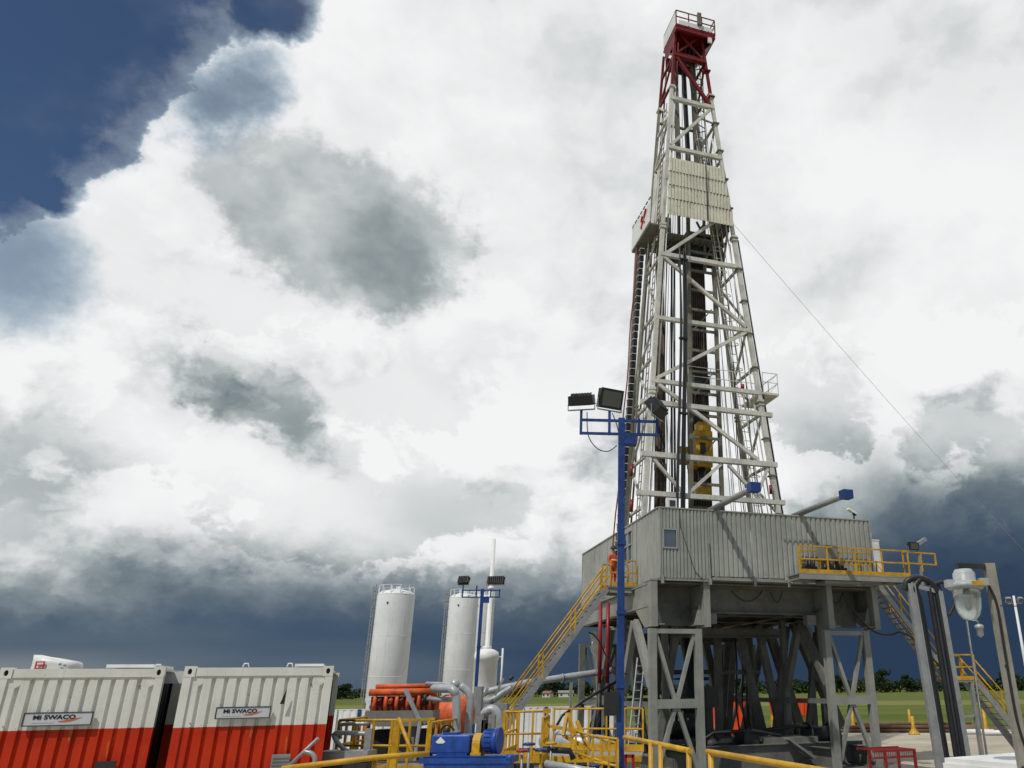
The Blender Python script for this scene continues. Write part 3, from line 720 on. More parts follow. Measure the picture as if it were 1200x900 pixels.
# ---------------------------------------------------------------- the mast
BL0 = 11.6
def aL(z): return 0.75+0.0743*(z-BL0)
def aR(z): return 7.87-0.1035*(z-BL0)
def bB(z): return 6.95-0.024*(z-BL0)
BF = 4.0
def mast():
    t = thing('derrick_mast', 'tall cream steel lattice mast with a dark red top, standing on the drill floor', 'mast', (4.3, 5.4, 7.06), RIG)
    P = lambda: MB(RIG); r = random.Random(5)
    zt = 41.6; zr = 37.2
    corners = {'FL': lambda z: V(aL(z), BF, z), 'FR': lambda z: V(aR(z), BF, z), 'BL': lambda z: V(aL(z)+.02, bB(z), z), 'BR': lambda z: V(aR(z)-.02, bB(z), z)}
    for k, f in corners.items():
        w = 0.25 if k[0] == 'F' else 0.23
        if k[0] == 'B': pass
        for z0, z1, mt in ((7.1, 17.0, 'cream'), (17.0, 27.0, 'cream'), (27.0, zr, 'cream'), (zr, zt, 'red')):
            m = P(); m.bar(f(z0), f(z1), w*(1-.012*(z0-7)), up=(0, 1, 0))
            if k in ('FL', 'BL') : m.tube([f(z0)+V(.30, 0.02, 0), f(z1)+V(.24, .02, 0)], 0.055, 8)
            if mt == 'cream':
                for zz in (z0+.1, z1-.1): m.box(f(zz), (w*1.35, w*1.35, .12))
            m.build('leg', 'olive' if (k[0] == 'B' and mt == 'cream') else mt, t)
    def fr(z0, s0, z1, s1, w=0.17, mt='cream', nm='diagonal_brace', e=0.0):
        p = V(aL(z0)*(1-s0)+aR(z0)*s0, BF-.02, z0); q = V(aL(z1)*(1-s1)+aR(z1)*s1, BF-.02, z1)
        d = (q-p).normalized(); P().bar(p-d*e, q+d*e, w, w, up=(0, 1, 0)).build(nm, mt, t)
    for z, w, e, mt in ((11.62, .24, .45, 'cream'), (13.6, .26, .35, 'cream'), (16.35, .24, .55, 'cream'), (17.55, .21, .1, 'cream'), (21.2, .21, .05, 'cream'), (25.15, .23, .05, 'cream'), (32.5, .22, .0, 'cream'), (36.2, .24, .05, 'cream'), (39.7, .22, 0, 'red')):
        fr(z, 0, z, 1, w, mt, 'girt', e)
    for a in ((25.1, 0.03, 28.2, .82), (25.0, .03, 21.4, .97), (21.1, .97, 17.7, .03), (17.4, .05, 13.8, .90), (32.7, .05, 36.0, .92)): fr(*a)
    for a in ((13.4, .04, 11.8, .27), (13.4, .58, 11.8, .32), (13.4, .64, 11.8, .86), (13.4, .97, 11.8, .84)): fr(*a, w=.15)
    fr(36.4, .93, 39.5, .08, .19, 'red'); fr(39.9, .1, 41.6, .9, .12, 'red'); fr(39.9, .9, 41.6, .1, .12, 'red')
    # side faces and rear
    for side, f, g in (('L', corners['FL'], corners['BL']), ('R', corners['FR'], corners['BR'])):
        zs = [8.6, 11.0, 13.6, 16.4, 19.0, 21.6, 25.1, 28.6, 32.4, 35.0, 37.4, 39.7, 42.0]
        for i, z in enumerate(zs):
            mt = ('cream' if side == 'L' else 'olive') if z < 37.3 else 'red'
            P().bar(f(z), g(z), .13, .13).build('side_girt', mt, t)
            if i < len(zs)-1:
                z2 = zs[i+1]; a, b = (f(z), g(z2)) if i % 2 else (g(z), f(z2))
                P().bar(a, b, .11, .11, up=(1, 0, 0)).build('side_brace', mt, t)
    for z in (13.6, 17.5, 21.2, 25.1, 32.4, 36.2):
        if z < 30: continue
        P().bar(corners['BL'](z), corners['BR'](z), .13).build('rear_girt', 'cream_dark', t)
    # guide track behind the top drive, running up the middle
    for a0, a1 in ((3.48, 3.95), (5.22, 5.48)):
        P().bar(V(a0, 5.0, 7.1), V(a1, 5.0, 33.5), .18, .22, up=(0, 1, 0)).build('guide_rail', 'cream_dark', t)
    for z in [8.8+1.25*i for i in range(20)]:
        s = (z-7)/26.5; xa = 3.48+.47*s; xb = 5.22+.26*s
        P().bar(V(xa, 4.96, z), V(xb, 4.96, z), .10, .14).build('guide_rung', 'cream_dark', t)
    for z in (14.5, 18.3, 22.1, 10.7):
        P().bar(V(3.9, 4.95, z-.9), V(5.1, 4.95, z+.6), .07).build('guide_brace', 'cream_dark', t)
    # crown columns inside the red head
    for a0, w in ((3.35, .24), (4.55, .22)):
        P().bar(V(a0+.1, 5.2, 31.5), V(a0, 5.2, 41.5), w, .3, up=(0, 1, 0)).build('crown_column', 'cream_dark', t)
    P().bar(V(4.25, 5.5, 31), V(4.05, 5.5, 41.4), .20, .3, up=(0, 1, 0)).build('crown_column', 'dark', t)
    for i in range(16):
        z = 31.6+i*.62; P().bar(V(4.62, 4.7, z), V(5.1, 4.7, z+(.25 if i % 2 else -.2)), .045).build('ladder_rung', 'cream_dark', t)
    for a in (4.60, 5.08): P().bar(V(a, 4.7, 31), V(a-.05, 4.7, 41.5), .05).build('ladder_rail', 'cream_dark', t)
    # corrugated sheet wind guard, four rows
    rows = [(27.65, 28.75), (28.68, 29.72), (29.66, 30.70), (30.64, 31.66)]
    for i, (z0, z1) in enumerate(rows):
        zc = (z0+z1)/2; m = P()
        m.corr((aL(zc)+.1, BF-.30+.045*i, 0), (aR(zc)-.06+.05, BF-.30+.045*i, 0), z0, z1, .20, .05, (0, -1, 0), .03, .62); m.build('wind_guard', 'sheet', t)
    for z in (28.72, 29.69, 30.67):
        for k in range(18):
            f0, f1 = k/18+.006, (k+1)/18-.012; xa = aL(z)+.1; xb = aR(z)-.01
            P().bar((xa+(xb-xa)*f0, BF-.352+.045*(z-28.7), z-.02), (xa+(xb-xa)*f1, BF-.352+.045*(z-28.7), z-.02), .03, .055).build('seam_shadow', 'under', t)  # dark dashes standing in for the shadow line between sheet rows
    P().box((4.52, BF-.38, 29.65), (.045, .05, 3.9)).build('guard_pipe', 'hose', t)
    for z in (30.2, 28.9): P().box((3.9, BF-.12, z), (3.6, .06, .06)).build('guard_rail', 'cream', t)
    # right side sheets behind the guard
    P().plate([(aR(27.6)-.1, BF+.2, 27.6), (aR(31.5)-.1, BF+.2, 31.5), (aR(31.5)-.1, bB(31.5), 31.5), (aR(27.6)-.1, bB(27.6), 27.6)], .04).build('side_sheet', 'cream_dark', t)
    P().plate([(aL(28)-.03, BF+.2, 28.0), (aL(31.8)-.03, BF+.2, 31.8), (aL(31.8)-.03, bB(31)-.1, 31.8), (aL(28.0)-.03, bB(28)-.1, 28.0)], .04).build('side_sheet', 'cream', t)
    # red head, crown sheaves and platform
    zc = 41.6
    P().box2((2.82, 3.45, zc), (5.52, 5.7, zc+.16)).build('crown_deck', 'red', t)
    for b in (3.55, 4.6, 5.6): P().bar((2.86, b, zc-.14), (5.48, b, zc-.14), .16, .26).build('crown_beam', 'red', t)
    for a in (2.90, 5.44): P().bar((a, 3.5, zc-.14), (a, 5.66, zc-.14), .15, .24).build('crown_beam', 'red', t)
    for a, s in ((aL(40.5), 2.86), (aR(40.5), 5.46)):
        P().plate([(a, 3.85, 40.6), (s, 3.85, zc-.25), (s, 5.6, zc-.25), (a, 5.6, 40.6)], .05).build('flare_panel', 'red', t)
    P().box2((aL(40)+.1, 4.05, 39.6), (aR(40)-.1, 4.15, 40.1)).build('head_plate', 'red', t)
    P().box2((aL(40)+.2, 6.0, 40.3), (aR(40)-.2, 6.1, 41.4)).build('head_plate', 'red', t)
    for i in range(5):
        a = 3.5+.28*i; m = P(); m.tube([V(a-.06, 4.8, 40.7), V(a+.06, 4.8, 40.7)], .5, 20); m.build('crown_sheave', 'dark', t)
    g = [(2.85, 5.66, zc+.16), (2.85, 3.48, zc+.16), (5.49, 3.48, zc+.16), (5.49, 5.66, zc+.16)]
    for dz, nm in ((1.1, 'crown_top_rail'), (.6, 'crown_knee_rail')):
        m = P()
        for p, q in zip(g, g[1:]): m.bar(V(*p)+V(0, 0, dz), V(*q)+V(0, 0, dz), .055)
        m.build(nm, 'red', t)
    for p in ((2.85, 3.48), (3.7, 3.48), (4.6, 3.48), (5.49, 3.48), (2.85, 4.6), (5.49, 4.6), (2.85, 5.66), (5.49, 5.66)):
        P().bar(V(*p, zc+.16), V(*p, zc+1.26), .06).build('crown_rail_post', 'red', t)
    m = P(); m.box2((3.0, 3.44, zc+.2), (5.3, 3.46, zc+.5)); m.build('crown_toe_board', 'white', t)
    P().box2((2.79, 3.5, zc+.1), (2.82, 5.66, zc+1.1)).build('crown_side_panel', 'white', t)
    P().box2((4.25, 3.25, zc+.4), (4.5, 3.43, zc+1.35)).build('beacon_box', 'cream_dark', t)
    P().box2((4.95, 3.35, 40.8), (5.2, 3.45, 41.2)).build('crown_lamp', 'white', t)
    # racking board cabin on the left
    z0, z1 = 27.1, 28.7
    m = P(); m.plate([(1.12, 4.0, z0+.05), (1.2, 4.0, z1-.2), (1.2, 7.3, z1+.05), (1.12, 7.3, z0)], .05); mb = m.build('racking_board_screen', 'white', t)
    rs = [((4.6, 28.35), (4.95, 28.0)), ((4.95, 28.0), (5.25, 28.25)), ((5.25, 28.25), (5.45, 27.95)), ((5.1, 27.9), (4.8, 27.6)), ((5.1, 27.9), (5.5, 27.55)), ((5.3, 27.75), (5.3, 27.45))]
    for p, q in rs: P().bar(V(1.115, p[0], p[1]), V(1.115, q[0], q[1]), .05, .13, up=(1, 0, 0)).build('red_mark', 'inkred', mb)
    P().box2((1.12, 4.05, z0-.1), (1.95, 7.3, z0)).build('racking_board_deck', 'under', t)
    P().box2((1.15, 7.25, z0), (1.9, 7.3, z1)).build('racking_board_screen', 'white', t)
    for b in [4.2+.5*i for i in range(7)]: P().bar(V(1.15, b, z1), V(1.25, b, z1+.22), .08).build('screen_rib', 'cream_dark', t)
    for i in range(9): P().bar(V(2.1+.42*i, 4.7, 26.95), V(2.1+.42*i, 6.6, 26.95), .07, .12).build('racking_finger', 'cream_dark', t)
    P().box2((2.0, 6.5, 26.8), (5.9, 6.62, 27.3)).build('racking_beam', 'cream_dark', t)
    P().box2((2.2, 6.0, 26.0), (3.9, 6.1, 27.1)).build('racking_beam', 'cream_dark', t)
    P().box2((3.9, 5.3, 26.2), (6.0, 6.3, 27.9)).build('racking_beam', 'dark', t)
    P().box2((2.1, 4.6, 26.98), (6.1, 6.7, 27.06)).build('racking_deck', 'under', t)
    for a in (3.3, 3.9, 4.9, 5.6, 6.0): P().bar(V(a, 5.2, 25.2), V(a+.1, 5.2, 31), .13, .2, up=(0, 1, 0)).build('hanging_frame', 'cream_dark', t)
    for a0, a1 in ((3.3, 4.9), (4.9, 6.0), (5.6, 4.4)): P().bar(V(a0, 5.0, 26.0), V(a1, 5.0, 28.4), .1).build('hanging_frame', 'cream_dark', t)
    P().box2((2.35, 5.8, 27.5), (3.1, 6.1, 28.9)).build('racking_screen', 'white', t)
    # walkway with white railing on the right
    zw = 17.62
    P().box2((7.25, 3.9, zw-.12), (8.42, 6.2, zw)).build('walkway_deck', 'cream', t)
    m = P()
    for dz in (1.15, .6):
        m.bar((7.5, 3.92, zw+dz), (8.4, 3.92, zw+dz), .035); m.bar((8.4, 3.92, zw+dz), (8.4, 6.2, zw+dz), .035)
    m.bar((7.9, 3.92, zw), (8.4, 3.92, zw+.6), .03); m.bar((7.9, 3.92, zw+.6), (8.4, 3.92, zw+1.15), .03)
    for p in ((7.5, 3.92), (8.4, 3.92), (8.4, 5.0), (8.4, 6.2)): m.bar((*p, zw), (*p, zw+1.15), .035)
    m.build('walkway_railing', 'cream', t)
    m = P()
    for dz in (1.15, .6): m.bar((3.3, 4.3, zw+dz), (7.2, 4.3, zw+dz), .03)
    for a in (3.3, 4.6, 5.9, 7.2): m.bar((a, 4.3, zw), (a, 4.3, zw+1.15), .03)
    m.build('walkway_railing', 'cream', t)
    # caged ladder in the right face
    m = P()
    for i in range(52):
        z = 8.6+i*.5; c = V(aR(z)-.62-.004*i, 4.9, z)
        m.bar(c-V(.2, 0, 0), c+V(.2, 0, 0), .035)
        if i % 3 == 0:
            pts = [c+V(-.2+.0, -.0, 0)]+[c+V(.34*math.sin(u), -.34*math.cos(u)-.1, 0)*1.0 for u in [-1.2, -.6, 0, .6, 1.2]]+[c+V(.2, 0, 0)]
            for p, q in zip(pts, pts[1:]): m.bar(p, q, .03)
    for s in (-.2, .2, ): m.bar(V(aR(8.6)-.62+s, 4.9, 8.6), V(aR(34.6)-.62+s-.2, 4.9, 34.6), .045)
    for s in (-.3, 0, .3): m.bar(V(aR(8.6)-.62+s, 4.45, 8.6), V(aR(34.6)-.62+s-.2, 4.45, 34.6), .03)
    m.build('caged_ladder', 'cream', t)
    # ladder inside the left face
    m = P()
    for i in range(66):
        z = 8.6+i*.42; m.bar(V(aL(z)-.06, 4.6, z), V(aL(z)-.06, 5.0, z), .03)
    for b in (4.6, 5.0): m.bar(V(aL(8.6)-.06, b, 8.6), V(aL(36.3)-.06, b, 36.3), .04)
    m.build('caged_ladder', 'cream_dark', t)
    # cable tray chain on the left with its red line
    m = P(); w = []; zz = 8.5
    while zz < 26.2:
        a = aL(zz)-.62; b = 5.9-.012*(zz-8); m.box((a, b, zz), (.22, .30, .30)); w.append(P().box((a-.01, b-.01, zz+.185), (.26, .34, .035))); zz += .44
    m.bar(V(aL(8.5)-.62, 5.95, 8.5), V(aL(26.2)-.62, 5.7, 26.2), .15)
    tr = m.build('cable_chain', 'black', t)
    for q in w: q.build('chain_clip', 'cream', tr)
    P().tube([V(aL(z)-.86+.04*math.sin(z*1.1), 5.9, z) for z in [8.5+1.2*i for i in range(16)]], .035, 6).build('red_hose', 'redrail', t)
    P().tube([V(aL(z)-.40, 5.2, z) for z in [8.5+1.2*i for i in range(24)]], .04, 6).build('service_line', 'cream_dark', t)
    P().bar(V(aL(8.5)-.1, 6.6, 8.5), V(aL(27)-.5, 6.9, 27), .34, .2, up=(0, 1, 0)).build('rear_mast_beam', 'cream_dark', t)
    for z, nm in ((13.0, 'red_reel'), (11.2, 'red_reel')):
        P().tube([V(.34, 5.0, z-.3), V(.38, 5.0, z+.3)], .09, 12).build(nm, 'red', t)
    P().tube([V(aR(12)-.35, 3.8, 12.0), V(aR(12)-.35, 3.8, 12.45)], .08, 12).build('red_reel', 'red', t)
    P().tube([V(4.7+1.6, 4.0, 17.7), V(4.7+1.6, 4.0, 17.95)], .10, 12).build('red_reel', 'redrail', t)
    # tubing along the right leg
    P().tube([V(aR(z)+.28, 4.05, z) for z in (8.5, 12, 16, 20, 24, 27)], .05, 7).build('service_line', 'hose', t)
    P().tube([V(aR(z)-.30, 4.15, z) for z in (8.5, 12, 16, 20, 24, 27, 34)], .04, 7).build('service_line', 'cream', t)
    for z in range(9, 40, 2):
        m = P(); m.box((aR(z), BF, z), (.40, .40, .07)); m.build('leg_clamp', 'cream_dark' if z < 37 else 'red', t)
mast()
def hose_bundle():
    t = thing('hose_bundle', 'thick bundle of dark hoses hanging down the front of the mast', 'hoses', (2.5, 3.65, 10.2), RIG)
    r = random.Random(2)
    for i in (0, 1, 3, 4, 5):
        o = -.24+.088*i
        pts = [V(2.92+o*.75+(.0 if i != 1 else -.1), 3.62-.05*(i % 2), 25.3+.25*(i % 3)), V(2.86+o*.8, 3.6, 21), V(2.72+o*.8, 3.6, 17.5), V(2.55+o*.9, 3.6, 14), V(2.4+o, 3.6, 10.1)]
        MB(RIG).tube(smooth_path(pts, 5), .042, 7).build('hose', 'hose' if i < 2 else 'black', t)
    for z in (24.8, 20, 15.8): MB(RIG).box((2.62+.03*(z-14), 3.6, z), (.46, .16, .10)).build('clamp', 'black', t)
    for a, b in ((2.50, 4.6), (2.38, 4.7)):
        MB(RIG).tube([V(a+.3, b, 26), V(a+.12, b, 18), V(a, b, 10.1)], .06, 7).build('hose', 'hose', t)
hose_bundle()
def lines():
    r = random.Random(9)
    t = thing('drilling_line', 'thin wire ropes strung from the crown down inside the mast', 'wire ropes', (4.4, 5, 8), RIG)
    for a0, a1, b in ((1.9, 3.3, 5.6), (2.05, 3.35, 5.5), (2.2, 3.5, 5.4), (2.42, 3.6, 5.5), (5.95, 4.6, 5.2), (6.15, 4.75, 5.1), (6.5, 4.9, 5.1), (6.8, 4.95, 5.2), (6.25, 5.0, 5.6), (3.1, 3.8, 5.0)):
        MB(RIG).tube([V(a0, b, 9), V(a1, 5.0, 41.5)], .017, 5).build('wire_rope', 'hose', t)
    for a0, a1, b in ((1.9, 2.5, 4.9), (7.3, 6.3, 4.6), (6.55, 5.9, 4.8)):
        MB(RIG).tube(smooth_path([V(a0, b, 9.5), V(a0+.35*(1 if a0 < 4 else -1), b, 14), V((a0+a1)/2, b, 19), V(a1, b, 27)], 6), .03, 6).build('cable', 'black', t)
lines()
def top_drive():
    t = thing('top_drive', 'yellow top drive hanging in the middle of the mast', 'top drive', (4.4, 5.45, 11.5), RIG)
    P = lambda: MB(RIG)
    P().box((4.42, 5.4, 14.75), (.95, .7, 1.5)).build('motor_housing', 'yellow', t)
    P().box((4.25, 5.4, 13.75), (1.15, .8, .45)).build('gear_case', 'yellow', t)
    P().box((4.5, 5.4, 15.75), (.7, .6, .5)).build('cover', 'yellow', t)
    P().tube([V(4.35, 5.4, 11.9), V(4.35, 5.4, 13.6)], .2, 14).build('quill', 'dark', t)
    P().box((4.35, 5.4, 12.2), (.7, .6, .6)).build('pipe_handler', 'yellow', t)
    P().box((3.3, 5.35, 14.1), (.5, .4, .9)).build('side_box', 'yellow', t)
    for s in (-.42, .42): P().bar(V(4.4+s, 5.3, 16.0), V(4.4+s*.6, 5.3, 17.8), .09).build('bail', 'dark', t)
    P().box((4.45, 5.4, 18.2), (.9, .6, 1.0)).build('travelling_block', 'dark', t)
    P().box((4.3, 5.0, 14.5), (.3, .05, .6)).build('access_panel', 'dark', t)
top_drive()
def pipes():
    proto = None
    r = random.Random(4); spots = []
    for i in range(5):
        for j in range(3): spots.append((2.02+.115*i, 6.1+.17*j, 2.35+.07*i, 6.0+.12*j, 26.6+r.uniform(-.3, .3)))
    for i in range(9):
        for j in range(2): spots.append((4.02+.155*i, 6.45+.17*j, 4.30+.13*i, 6.4+.13*j, 26.6+r.uniform(-.3, .3)))
    for i, (a0, b0, a1, b1, h) in enumerate(spots):
        m = MB(RIG); p = V(a0, b0, 7.12); q = V(a1, b1, h); pts = []; rr = []
        L = q-p
        for s, rad in ((0, .085), (.02, .085), (.022, .062), (.325, .062), (.328, .083), (.345, .083), (.348, .062), (.655, .062), (.658, .083), (.675, .083), (.678, .062), (.985, .062), (.988, .085), (1, .085)):
            pts.append(p+L*s); rr.append(rad)
        left = i < 15
        m.tube(pts, rr, 8).build('drill_pipe_stand', 'pipe', None, 'brown drill pipe standing racked at the left side of the mast' if left else 'brown drill pipe standing racked in the middle of the mast', 'drill pipe',
                                 'drill pipes racked at the left side of the mast' if left else 'drill pipes racked in the middle of the mast', origin=tuple(p))
pipes()
# guy wire from the mast to the ground far right
tagit(MB().tube(sag(RIG @ V(6.35, 4, 28.0), Vector((56, 90.5, -.4)), 1.2, 30), 0.012, 5).build('guy_wire', 'silo'), 'thin guy wire running from the mast down to the right', 'wire')

# ---------------------------------------------------------------- right hand platform and stairs
def right_platform():
    t = thing('access_platform', 'steel platform with yellow railing on the right front of the drill floor', 'platform', (5.9, -1.25, 7.1), RIG)
    P = lambda: MB(RIG)
    P().box2((5.9, -1.25, 7.28), (11.6, -0.12, 7.33)).build('deck', 'galv', t)
    P().bar((5.9, -1.22, 7.17), (11.6, -1.22, 7.17), .06, .2).build('edge_beam', 'steel', t)
    P().bar((5.9, -.2, 7.16), (11.6, -.2, 7.16), .06, .2).build('edge_beam', 'steel', t)
    for a in (6.0, 7.6, 9.2, 10.8, 11.5): P().bar((a, -1.18, 7.17), (a, -.24, 7.17), .06, .16).build('joist', 'steel', t)
    P().box2((7.2, -1.1, 6.95), (9.0, -.3, 7.06)).build('under_tray', 'steel', t)
    guardrail('x', None, [(5.95, -1.2, 7.33), (11.55, -1.2, 7.33), (11.55, -.85, 7.33)], RIG, 1.15, 1.4, True, .032, parent=t, square=True)
    guardrail('x', None, [(6.6, -.2, 7.33), (9.6, -.2, 7.33), (10.2, -.2, 7.33)], RIG, 1.15, 1.0, False, .028, parent=t, square=True)
right_platform()
def side_platform():
    t = thing('lamp_platform', 'small yellow railed extension carrying two lamps at the right end of the platform', 'platform', (11.65, -1.0, 7.3), RIG)
    P = lambda: MB(RIG)
    for z in (8.45, 7.95): P().bar((11.6, -1.15, z), (13.1, -1.15, z-.02), .06).build('rail', 'yellow', t)
    for a in (12.3, 13.1): P().bar((a, -1.15, 7.9 if a > 13 else 7.6), (a, -1.15, 8.45), .06).build('post', 'yellow', t)
    P().bar((12.25, -1.1, 7.0), (12.25, -1.1, 8.9), .10).build('lamp_post', 'steel', t)
side_platform()
def lone_flood(loc, fr, yaw, tilt, lab, w=.5, h=.36):
    t = thing('flood_lamp', lab, 'flood lamp', loc, fr, None); floodlight(t, loc, fr, yaw, tilt, w, h); return t
lone_flood((11.95, -1.15, 8.46), RIG, 0.1, 0.15, 'black flood lamp facing forward on the yellow rail right of the grey wall', .52, .34)
t = thing('hooded_lamp', 'slanted grey lamp on the post at the far right of the yellow platform', 'lamp', (12.25, -1.1, 8.9), RIG)
MB(RIG).box((12.45, -1.1, 8.95), (.62, .2, .16), Matrix.Rotation(-.5, 3, 'Y')).build('lamp_body', 'galv', t)
MB(RIG).box((12.25, -1.1, 8.84), (.12, .14, .14)).build('swivel', 'dark', t)
t = thing('hydraulic_unit', 'black and grey hydraulic machine on the platform against the grey wall', 'machine', (6.4, -.75, 7.33), RIG)
P = MB(RIG); P.box((6.75, -.62, 7.62), (.6, .4, .12)); P.box((8.0, -.62, 7.6), (1.1, .4, .14)); P.build('base_frame', 'dark', t)
for i, a in enumerate((6.55, 6.72, 6.92, 7.6, 7.85, 8.1, 8.35)):
    MB(RIG).tube([V(a, -.75, 7.5), V(a, -.75, 7.92+.06*(i % 3))], .07+.02*(i % 2), 10).build('valve', 'black', t)
MB(RIG).box((7.75, -.6, 8.35), (.85, .3, .62)).build('cabinet', 'grey', t)
t = thing('white_cabinet', 'tall white cabinet at the right end of the drill floor behind the yellow railing', 'cabinet', (11.6, 1.7, 7.3), RIG)
MB(RIG).box2((11.3, 1.4, 7.3), (11.95, 2.0, 9.4)).build('body', 'white', t)
MB(RIG).box2((11.28, 1.38, 9.4), (11.97, 2.02, 9.46)).build('top', 'white', t)
MB(RIG).tube([V(11.75, 1.7, 9.46), V(11.75, 1.7, 9.85)], .02, 6).build('aerial', 'white', t)
MB(RIG).box2((11.38, 1.37, 7.45), (11.87, 1.4, 9.25)).build('door', 'white', t)
MB(RIG).box2((10.55, 1.2, 7.2), (12.1, 2.2, 7.3)).build('support_deck', 'steel', t)
stairway('upper_stairway', 'steep upper stair flight with yellow handrails from the drill floor to the right landing', (10.75, .2, 7.2), (14.1, .2, 3.05), (0, .85, 0), RIG, 18, 'galv', bays=3)
def landing():
    RL = RIG @ Matrix.Translation((.65, 1.35, 0)); t = thing('stair_landing', 'small stair landing with yellow railing on grey legs at the right', 'platform', (14.1, -.7, 0), RL)
    MB(RL).box2((13.42, -1.2, 2.90), (14.85, -.25, 2.98)).build('deck', 'galv', t)
    for a, b in ((13.6, -1.1), (14.0, -.35), (14.6, -1.1)): MB(RL).bar((a, b, 0), (a, b, 2.9), .16).build('leg', 'galv', t)
    MB(RL).bar((13.6, -1.1, 1.4), (14.9, -1.1, 1.5), .1).build('brace', 'galv', t)
    guardrail('x', None, [(13.42, -1.22, 2.98), (14.85, -1.22, 2.98)], RL, 1.1, 1.5, True, .03, parent=t, square=True)
    guardrail('x', None, [(13.42, -.22, 2.98), (14.85, -.22, 2.98)], RL, 1.1, 1.5, True, .03, parent=t, square=True)
landing()
stairway('lower_stairway', 'lower stair flight going down to the ground behind the grey lamp post', (15.5, .2, 2.95), (18.2, .2, 0.1), (0, .85, 0), RIG, 11, 'galv', bays=2)
MB(RIG)
def hose_drop():
    t = thing('slack_cable', 'black cable drooping from under the right platform against the dark sky', 'cable', (10.2, -.2, 6), RIG)
    MB(RIG).tube(smooth_path([V(8.7, 0, 6.7), V(9.3, -.1, 5.7), V(10.0, -.2, 5.05), V(10.8, -.2, 4.9), V(11.4, -.3, 5.0), V(12.0, -.5, 4.6), V(12.8, -1.0, 3.4), V(13.2, -1.2, 2.8)], 6), .045, 7).build('cable', 'black', t)
hose_drop()

# ---------------------------------------------------------------- left hand stairs
def left_platform():
    t = thing('stair_platform', 'small landing with yellow railing on the left wall of the drill floor', 'platform', (-.65, 3.4, 6.9), RIG)
    MB(RIG).box2((-1.35, 2.75, 6.98), (-.08, 4.15, 7.05)).build('deck', 'galv', t)
    for b in (2.85, 4.0): MB(RIG).bar((-1.3, b, 6.86), (-.05, b, 6.86), .08, .2).build('bracket', 'steel', t)
    guardrail('x', None, [(-.15, 2.75, 7.05), (-1.33, 2.75, 7.05)], RIG, 1.1, .6, True, .028, parent=t, square=True)
    guardrail('x', None, [(-1.33, 4.12, 7.05), (-.1, 4.12, 7.05)], RIG, 1.1, .6, True, .028, parent=t, square=True)
left_platform()
stairway('left_stairway', 'long steep stair flight with yellow handrails climbing to the left side of the drill floor', (-1.4, 2.95, 6.95), (-5.6, 2.95, 1.35), (0, .85, 0), RIG, 22, 'galv', bays=3)

def person():
    """worker standing on the left landing, back half hidden by the light pole"""
    t0 = MB(RIG); base = V(-.98, 3.55, 7.055)
    me = bpy.data.meshes.new('person'); o = bpy.data.objects.new('person', me); COL.objects.link(o)
    J = [(0, 0, .95), (0, 0, 1.15), (0, 0, 1.38), (0, 0, 1.50), (0, .0, 1.62), (0, -.01, 1.74),
         (-.19, 0, 1.42), (-.26, -.02, 1.14), (-.24, -.20, .98), (-.22, -.27, .95), (.19, 0, 1.42), (.26, -.04, 1.14), (.22, -.24, 1.05), (.2, -.31, 1.04),
         (-.10, 0, .88), (-.11, -.02, .48), (-.11, .02, .08), (-.11, -.12, .04), (.10, 0, .88), (.12, 0, .48), (.12, .03, .08), (.12, -.11, .04)]
    Ed = [(0, 1), (1, 2), (2, 3), (3, 4), (4, 5), (2, 6), (6, 7), (7, 8), (8, 9), (2, 10), (10, 11), (11, 12), (12, 13), (0, 14), (14, 15), (15, 16), (16, 17), (0, 18), (18, 19), (19, 20), (20, 21)]
    Rr = [.16, .15, .17, .065, .095, .09, .075, .055, .042, .04, .075, .055, .042, .04, .10, .075, .055, .05, .10, .075, .055, .05]
    me.from_pydata([Vector(j) for j in J], Ed, [])
    o.modifiers.new('s', 'SKIN'); sv = me.skin_vertices[0].data
    for i, q in enumerate(Rr): sv[i].radius = (q, q*.85)
    sv[0].use_root = True
    sb = o.modifiers.new('u', 'SUBSURF'); sb.levels = 2; sb.render_levels = 2
    dg = bpy.context.evaluated_depsgraph_get(); ev = bpy.data.meshes.new_from_object(o.evaluated_get(dg))
    bpy.data.objects.remove(o)
    o = bpy.data.objects.new('person', ev); COL.objects.link(o)
    m = RIG @ Matrix.Translation(base) @ Matrix.Rotation(R(20), 4, 'Z'); o.matrix_world = m; WM[o.name] = m
    ev.materials.clear(); ev.materials.append(MT['coverall']); ev.materials.append(MT['skin'])
    for p in ev.polygons:
        p.use_smooth = True; c = p.center
        p.material_index = 1 if (c.z > 1.50 or (abs(c.x) > .12 and c.y < -.22 and c.z > .8)) else 0
    tagit(o, 'person in orange-red coveralls and dark hard hat standing on the left landing behind the pole', 'person')
    h = MB(m); h.lathe([(.145, 0), (.15, .01), (.125, .02), (.12, .08), (.085, .13), (.02, .15)], (0, -.01, 1.745), 16); h.build('hard_hat', 'dark', o)
    h = MB(m); h.lathe([(.172, 0), (.175, .05)], (0, 0, 1.2), 16); h.build('reflective_band', 'reflect', o)
person()
